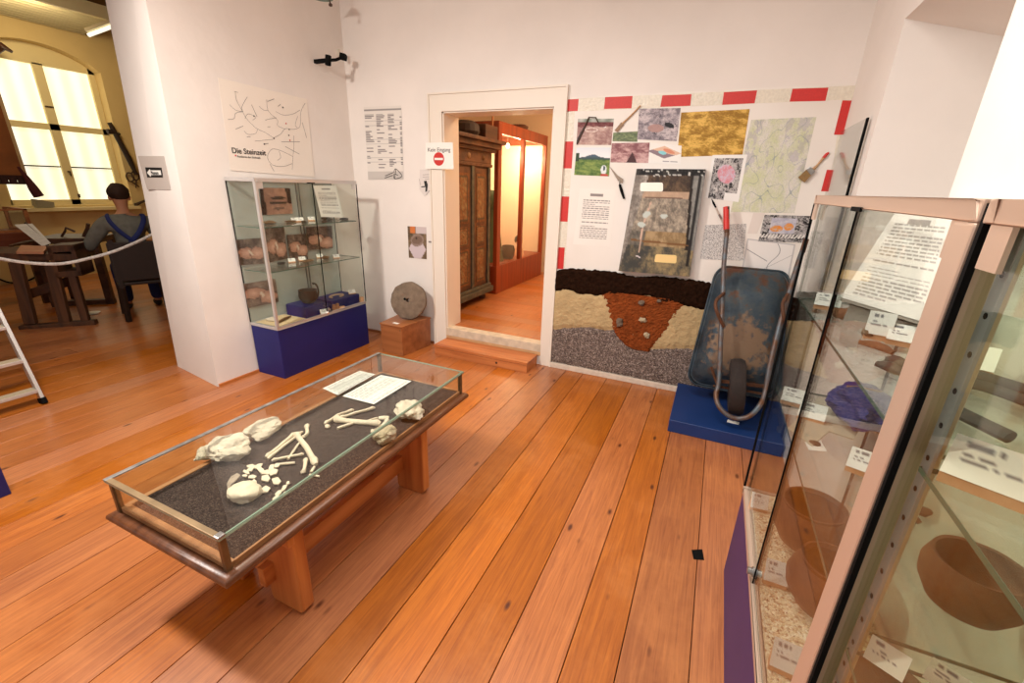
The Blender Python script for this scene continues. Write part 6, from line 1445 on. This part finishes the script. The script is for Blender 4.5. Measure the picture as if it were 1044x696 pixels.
# ---- stepladder
lad = thing('stepladder', 'aluminium stepladder at the left picture edge', 'ladder', (-4.5, .95, 0))
F0 = PZ(45, 411); F0 = Vector((F0.x, F0.y, 0)); sl = (PY(0, 321, F0.y)-F0); sl = sl/sl.z
LAL = mat('ladder_aluminium', (206, 204, 200), .35, .6)
for yy in (F0.y, F0.y-.48):
    b0 = Vector((F0.x, yy, .0)); mb = MB(); mb.bar(b0+sl*.03, b0+sl*1.75, .022, .055, (1, 0, 0)); mb.bevel(.003); mb.build('rail', LAL, lad)
    mb = MB(); mb.bar(b0+sl*.0, b0+sl*.045, .034, .068, (1, 0, 0)); mb.bevel(.005); plab(mb.build('foot', BLACK, lad), 'black rubber foot')
    mb = MB(); r0 = Vector((F0.x+sl.x*1.7-.75, yy-(.02 if yy == F0.y else -.02), 0)); mb.bar(r0, b0+sl*1.7+Vector((-.03, -.0, 0)), .02, .035, (1, 0, 0)); mb.build('rear_leg', LAL, lad)
for (a, b) in ((40.5, 398), (24.5, 367.5), (5.5, 333)):
    z_ = PY(a, b, F0.y).z; 
    c = Vector((F0.x, 0, 0))+sl*z_
    mb = MB(); mb.box(c.x-.045, c.x+.04, F0.y-.47, F0.y-.011, z_-.012, z_+.012); mb.bevel(.003); tr_ = mb.build('tread', LAL, lad)
    mb = MB(); 
    for k in range(5): mb.box(c.x-.038+.016*k, c.x-.030+.016*k, F0.y-.465, F0.y-.016, z_+.012, z_+.0145)
    mb.build('grip_ribs', mat('rib_beige', (176, 160, 132), .5), tr_)
for z_ in (.60+.245, 1.09, 1.34, 1.58):
    c = Vector((F0.x, 0, 0))+sl*z_; mb = MB(); mb.box(c.x-.045, c.x+.04, F0.y-.47, F0.y-.011, z_-.012, z_+.012); mb.build('tread', LAL, lad)

# ---- seated figure and chair
PB = Vector((-6.28, 2.93, 0)); fw = Vector((-.93, .36, 0)).normalized(); rt_ = Vector((fw.y, -fw.x, 0))
def L3(x, y, z): return PB + rt_*x + fw*y + Vector((0, 0, z))
def skin(name, V_, E_, m, parent, sub=2):
    me = bpy.data.meshes.new(name); me.from_pydata([L3(*v[:3]) for v in V_], E_, []); ob = bpy.data.objects.new(name, me); COL.objects.link(ob)
    md = ob.modifiers.new('s', 'SKIN'); md.use_smooth_shade = True
    for i, v in enumerate(V_):
        r = v[3]; sv = me.skin_vertices[0].data[i]; sv.radius = (r, r) if not isinstance(r, tuple) else r; sv.use_root = (i == 0)
    ms_ = ob.modifiers.new('u', 'SUBSURF'); ms_.levels = sub; ms_.render_levels = sub
    dg = bpy.context.evaluated_depsgraph_get(); m2 = bpy.data.meshes.new_from_object(ob.evaluated_get(dg)); bpy.data.objects.remove(ob); m2.name = name
    o0 = ORG[parent.name]
    for v in m2.vertices: v.co -= o0
    m2.materials.clear(); m2.materials.append(m)
    for p in m2.polygons: p.use_smooth = True
    o = bpy.data.objects.new(name, m2); COL.objects.link(o); o.parent = parent; ORG[o.name] = o0.copy(); return o
pr = thing('person', 'person seen from behind on a chair, grey shirt, blue crossed braces, facing the window', 'person', tuple(L3(0, 0, 0)))
V_ = [(0, 0, .60, .12), (0, .0, .78, .115), (0, .02, .98, .13), (0, .03, 1.11, .12), (0, .05, 1.215, .06), (0, .07, 1.29, .055), (0, .09, 1.36, .082), (0, .10, 1.45, .085), (0, .095, 1.50, .05),
      (-.17, .02, 1.12, .07), (-.29, .06, .96, .052), (-.36, .12, .84, .045), (-.33, .36, .86, .032), (-.32, .44, .86, .03),
      (.17, .02, 1.12, .07), (.28, .06, .94, .052), (.33, .12, .82, .045), (.22, .36, .86, .032), (.20, .44, .86, .03),
      (-.10, .06, .57, .10), (-.15, .44, .56, .075), (-.15, .46, .30, .055), (-.15, .46, .10, .045), (-.15, .58, .04, .038),
      (.10, .06, .57, .10), (.16, .44, .56, .075), (.16, .46, .30, .055), (.16, .46, .10, .045), (.16, .58, .04, .038)]
E_ = [(0, 1), (1, 2), (2, 3), (3, 4), (4, 5), (5, 6), (6, 7), (7, 8), (3, 9), (9, 10), (10, 11), (11, 12), (12, 13), (3, 14), (14, 15), (15, 16), (16, 17), (17, 18), (0, 19), (19, 20), (20, 21), (21, 22), (22, 23), (0, 24), (24, 25), (25, 26), (26, 27), (27, 28)]
# fingers grow from the palms
for side, w0, s_ in ((-1, 13, -.32), (1, 18, .20)):
    for k in range(4):
        i0 = len(V_); dx = (k-1.5)*.019; ln = (.065, .075, .07, .055)[k]
        V_ += [(s_+dx, .47, .858, .010), (s_+dx, .47+ln*.6, .852, .009), (s_+dx, .47+ln, .838, .008)]; E_ += [(w0, i0), (i0, i0+1), (i0+1, i0+2)]
    i0 = len(V_); V_ += [(s_-side*.035, .43, .85, .011), (s_-side*.05, .465, .842, .009)]; E_ += [(w0, i0), (i0, i0+1)]
skin('body', V_, E_, SKIN, pr)
# face and ears as one detail mesh
mb = MB()
for s_ in (-1, 1): mb.rock(L3(s_*.083, .085, 1.39), (.012, .022, .032), 3, .1, 2)
mb.tube([L3(0, .175, 1.42), L3(0, .20, 1.385), L3(0, .18, 1.375)], [.010, .015, .01], 8); mb.build('ears_and_nose', SKIN, pr, True)
mb = MB()
for s_ in (-1, 1): mb.rock(L3(s_*.032, .168, 1.415), (.012, .012, .009), 3, .05, 2)
mb.build('eyes', BLACK, pr, True)
mb = MB(); mb.tube([L3(-.025, .176, 1.345), L3(0, .182, 1.343), L3(.025, .176, 1.345)], .005, 6); mb.build('mouth', mat('lip', (140, 70, 60), .5), pr, True)
mb = MB(); mb.rock(L3(0, .075, 1.452), (.099, .100, .100), 9, .10, 4, flat=.8); mb.build('hair', mat('brown_hair', (52, 30, 16), .8, var=.3, scale=60), pr, True)
skin('shirt', [(0, .0, .70, .15), (0, .0, .85, .155), (0, .015, 1.0, .165), (0, .025, 1.12, .13), (0, .045, 1.20, .075), (-.19, .02, 1.115, .092), (-.30, .06, .97, .078), (-.375, .12, .85, .068), (-.36, .26, .85, .055), (.19, .02, 1.115, .092), (.29, .06, .95, .078), (.345, .12, .83, .068), (.29, .26, .85, .055)],
     [(0, 1), (1, 2), (2, 3), (3, 4), (3, 5), (5, 6), (6, 7), (7, 8), (3, 9), (9, 10), (10, 11), (11, 12)], mat('grey_shirt', (112, 112, 104), .9, var=.2, scale=20), pr)
skin('dungarees', [(0, .0, .60, .165), (0, .0, .76, .162), (-.11, .08, .58, .12), (-.155, .44, .57, .095), (-.155, .46, .30, .082), (-.155, .46, .09, .075), (.11, .08, .58, .12), (.16, .44, .57, .095), (.16, .46, .30, .082), (.16, .46, .09, .075)],
     [(0, 1), (0, 2), (2, 3), (3, 4), (4, 5), (0, 6), (6, 7), (7, 8), (8, 9)], mat('navy_denim', (22, 34, 92), .85, var=.3, scale=20), pr)
for s_ in (-1, 1):
    P = [L3(-s_*.05, -.165, .86), L3(0, -.168, .93), L3(s_*.08, -.155, 1.02), L3(s_*.145, -.105, 1.13), L3(s_*.16, -.03, 1.20), L3(s_*.15, .05, 1.19), L3(s_*.12, .13, 1.10)]
    mb = MB(); P = smooth(P, 4); prev = None
    mb.tube(P, .024, 8, squash=.45); mb.build('brace', mat('navy_strap', (20, 34, 96), .8), pr, True)
    mb = MB(); mb.rock(L3(s_*.155, .54, .045), (.05, .13, .045), 4, .05, 3, Matrix((rt_, fw, Vector((0, 0, 1)))).transposed()); mb.build('shoe', mat('dark_shoe', (20, 16, 14), .6), pr, True)
ch = thing('wooden_chair', 'dark wooden chair with solid back under the seated person', 'chair', tuple(L3(0, -.02, 0)))
MC = Matrix((rt_, fw, Vector((0, 0, 1)))).transposed()
CHW = mat('black_brown_chair', (38, 22, 14), .6, var=.2)
mb = MB(); mb.obox(L3(0, .02, .44), (.46, .46, .035), MC); mb.bevel(.01); mb.build('seat', CHW, ch)
mb = MB(); mb.obox(L3(0, -.225, .70), (.48, .03, .44), MC); mb.bevel(.012); mb.build('backrest', CHW, ch)
for a, b in ((-.2, -.2), (.2, -.2), (-.2, .22), (.2, .22)):
    mb = MB(); mb.bar(L3(a, b, .425), L3(a*1.1, b*1.08, 0), .045, .045); mb.bevel(.004); mb.build('leg', CHW, ch)
for a in (-.2, .2): mb = MB(); mb.bar(L3(a, -.225, .40), L3(a, -.24, .95), .04, .035); mb.build('back_post', CHW, ch)

# ================================================================== LIGHTS
def area(name, loc, target, size, watt, col=(1, 1, 1), sy=None):
    l = bpy.data.lights.new(name, 'AREA'); l.energy = watt; l.color = col; l.size = size
    if sy: l.shape = 'RECTANGLE'; l.size_y = sy
    o = bpy.data.objects.new(name, l); COL.objects.link(o); o.location = loc
    o.rotation_euler = (Vector(target)-Vector(loc)).to_track_quat('-Z', 'Y').to_euler(); return o
def point(name, loc, watt, col, r=.05):
    l = bpy.data.lights.new(name, 'POINT'); l.energy = watt; l.color = col; l.shadow_soft_size = r
    o = bpy.data.objects.new(name, l); COL.objects.link(o); o.location = loc; return o
wld = bpy.data.worlds.new('World'); SC.world = wld; wld.use_nodes = True
bg = wld.node_tree.nodes['Background']; bg.inputs[0].default_value = (.97, .98, 1.0, 1); bg.inputs[1].default_value = .82
area('key_lamp', (-2.85, .55, 3.05), (-2.0, 1.4, 0), .28, 118, (1, .92, .84))
area('room_lamp', (-1.0, 1.5, 2.95), (-1.0, 1.5001, 0), 1.0, 40, (1, .97, .94))
area('case_fill', (-.2, 1.2, 3.0), (.1, 1.25, 0), .5, 22, (1, .95, .9))  # added fill light above the right cases, brightens their contents
point('costume_case_lamp', (-3.0, 6.0, 2.08), 42, (1, .76, .48), .05)
point('costume_case_lamp', (-3.0, 6.8, 2.08), 40, (1, .76, .48), .05)
area('next_room_lamp', (-1.6, 5.6, 3.25), (-2.2, 5.6, 0), 1.0, 75, (1, .66, .38))
area('workshop_lamp_and_fill', (-7.0, 2.2, 3.6), (-8.4, 3.0, .8), .9, 20, (1, .76, .46))
area('workshop_lamp_and_fill', (-8.3, 3.4, 3.55), (-9.75, 4.2, 2.2), .5, 22, (1, .80, .48))  # added fill light aimed at the window wall and reveal to brighten them

# ================================================================== CAMERA
cd = bpy.data.cameras.new('Camera'); co = bpy.data.objects.new('Camera', cd); COL.objects.link(co); SC.camera = co
cd.sensor_fit = 'HORIZONTAL'; cd.sensor_width = 36; cd.lens = FPX*36/1044; cd.clip_start = .02
Mx = Matrix((RX, -RD, -RF)).transposed().to_4x4(); Mx.translation = CAM; co.matrix_world = Mx
SC.cycles.transparent_max_bounces = 40
vs = SC.view_settings; SC.display_settings.display_device = 'sRGB'
vs.view_transform = 'Standard'; vs.look = 'None'; vs.gamma = 1; vs.exposure = -.06; vs.use_curve_mapping = False
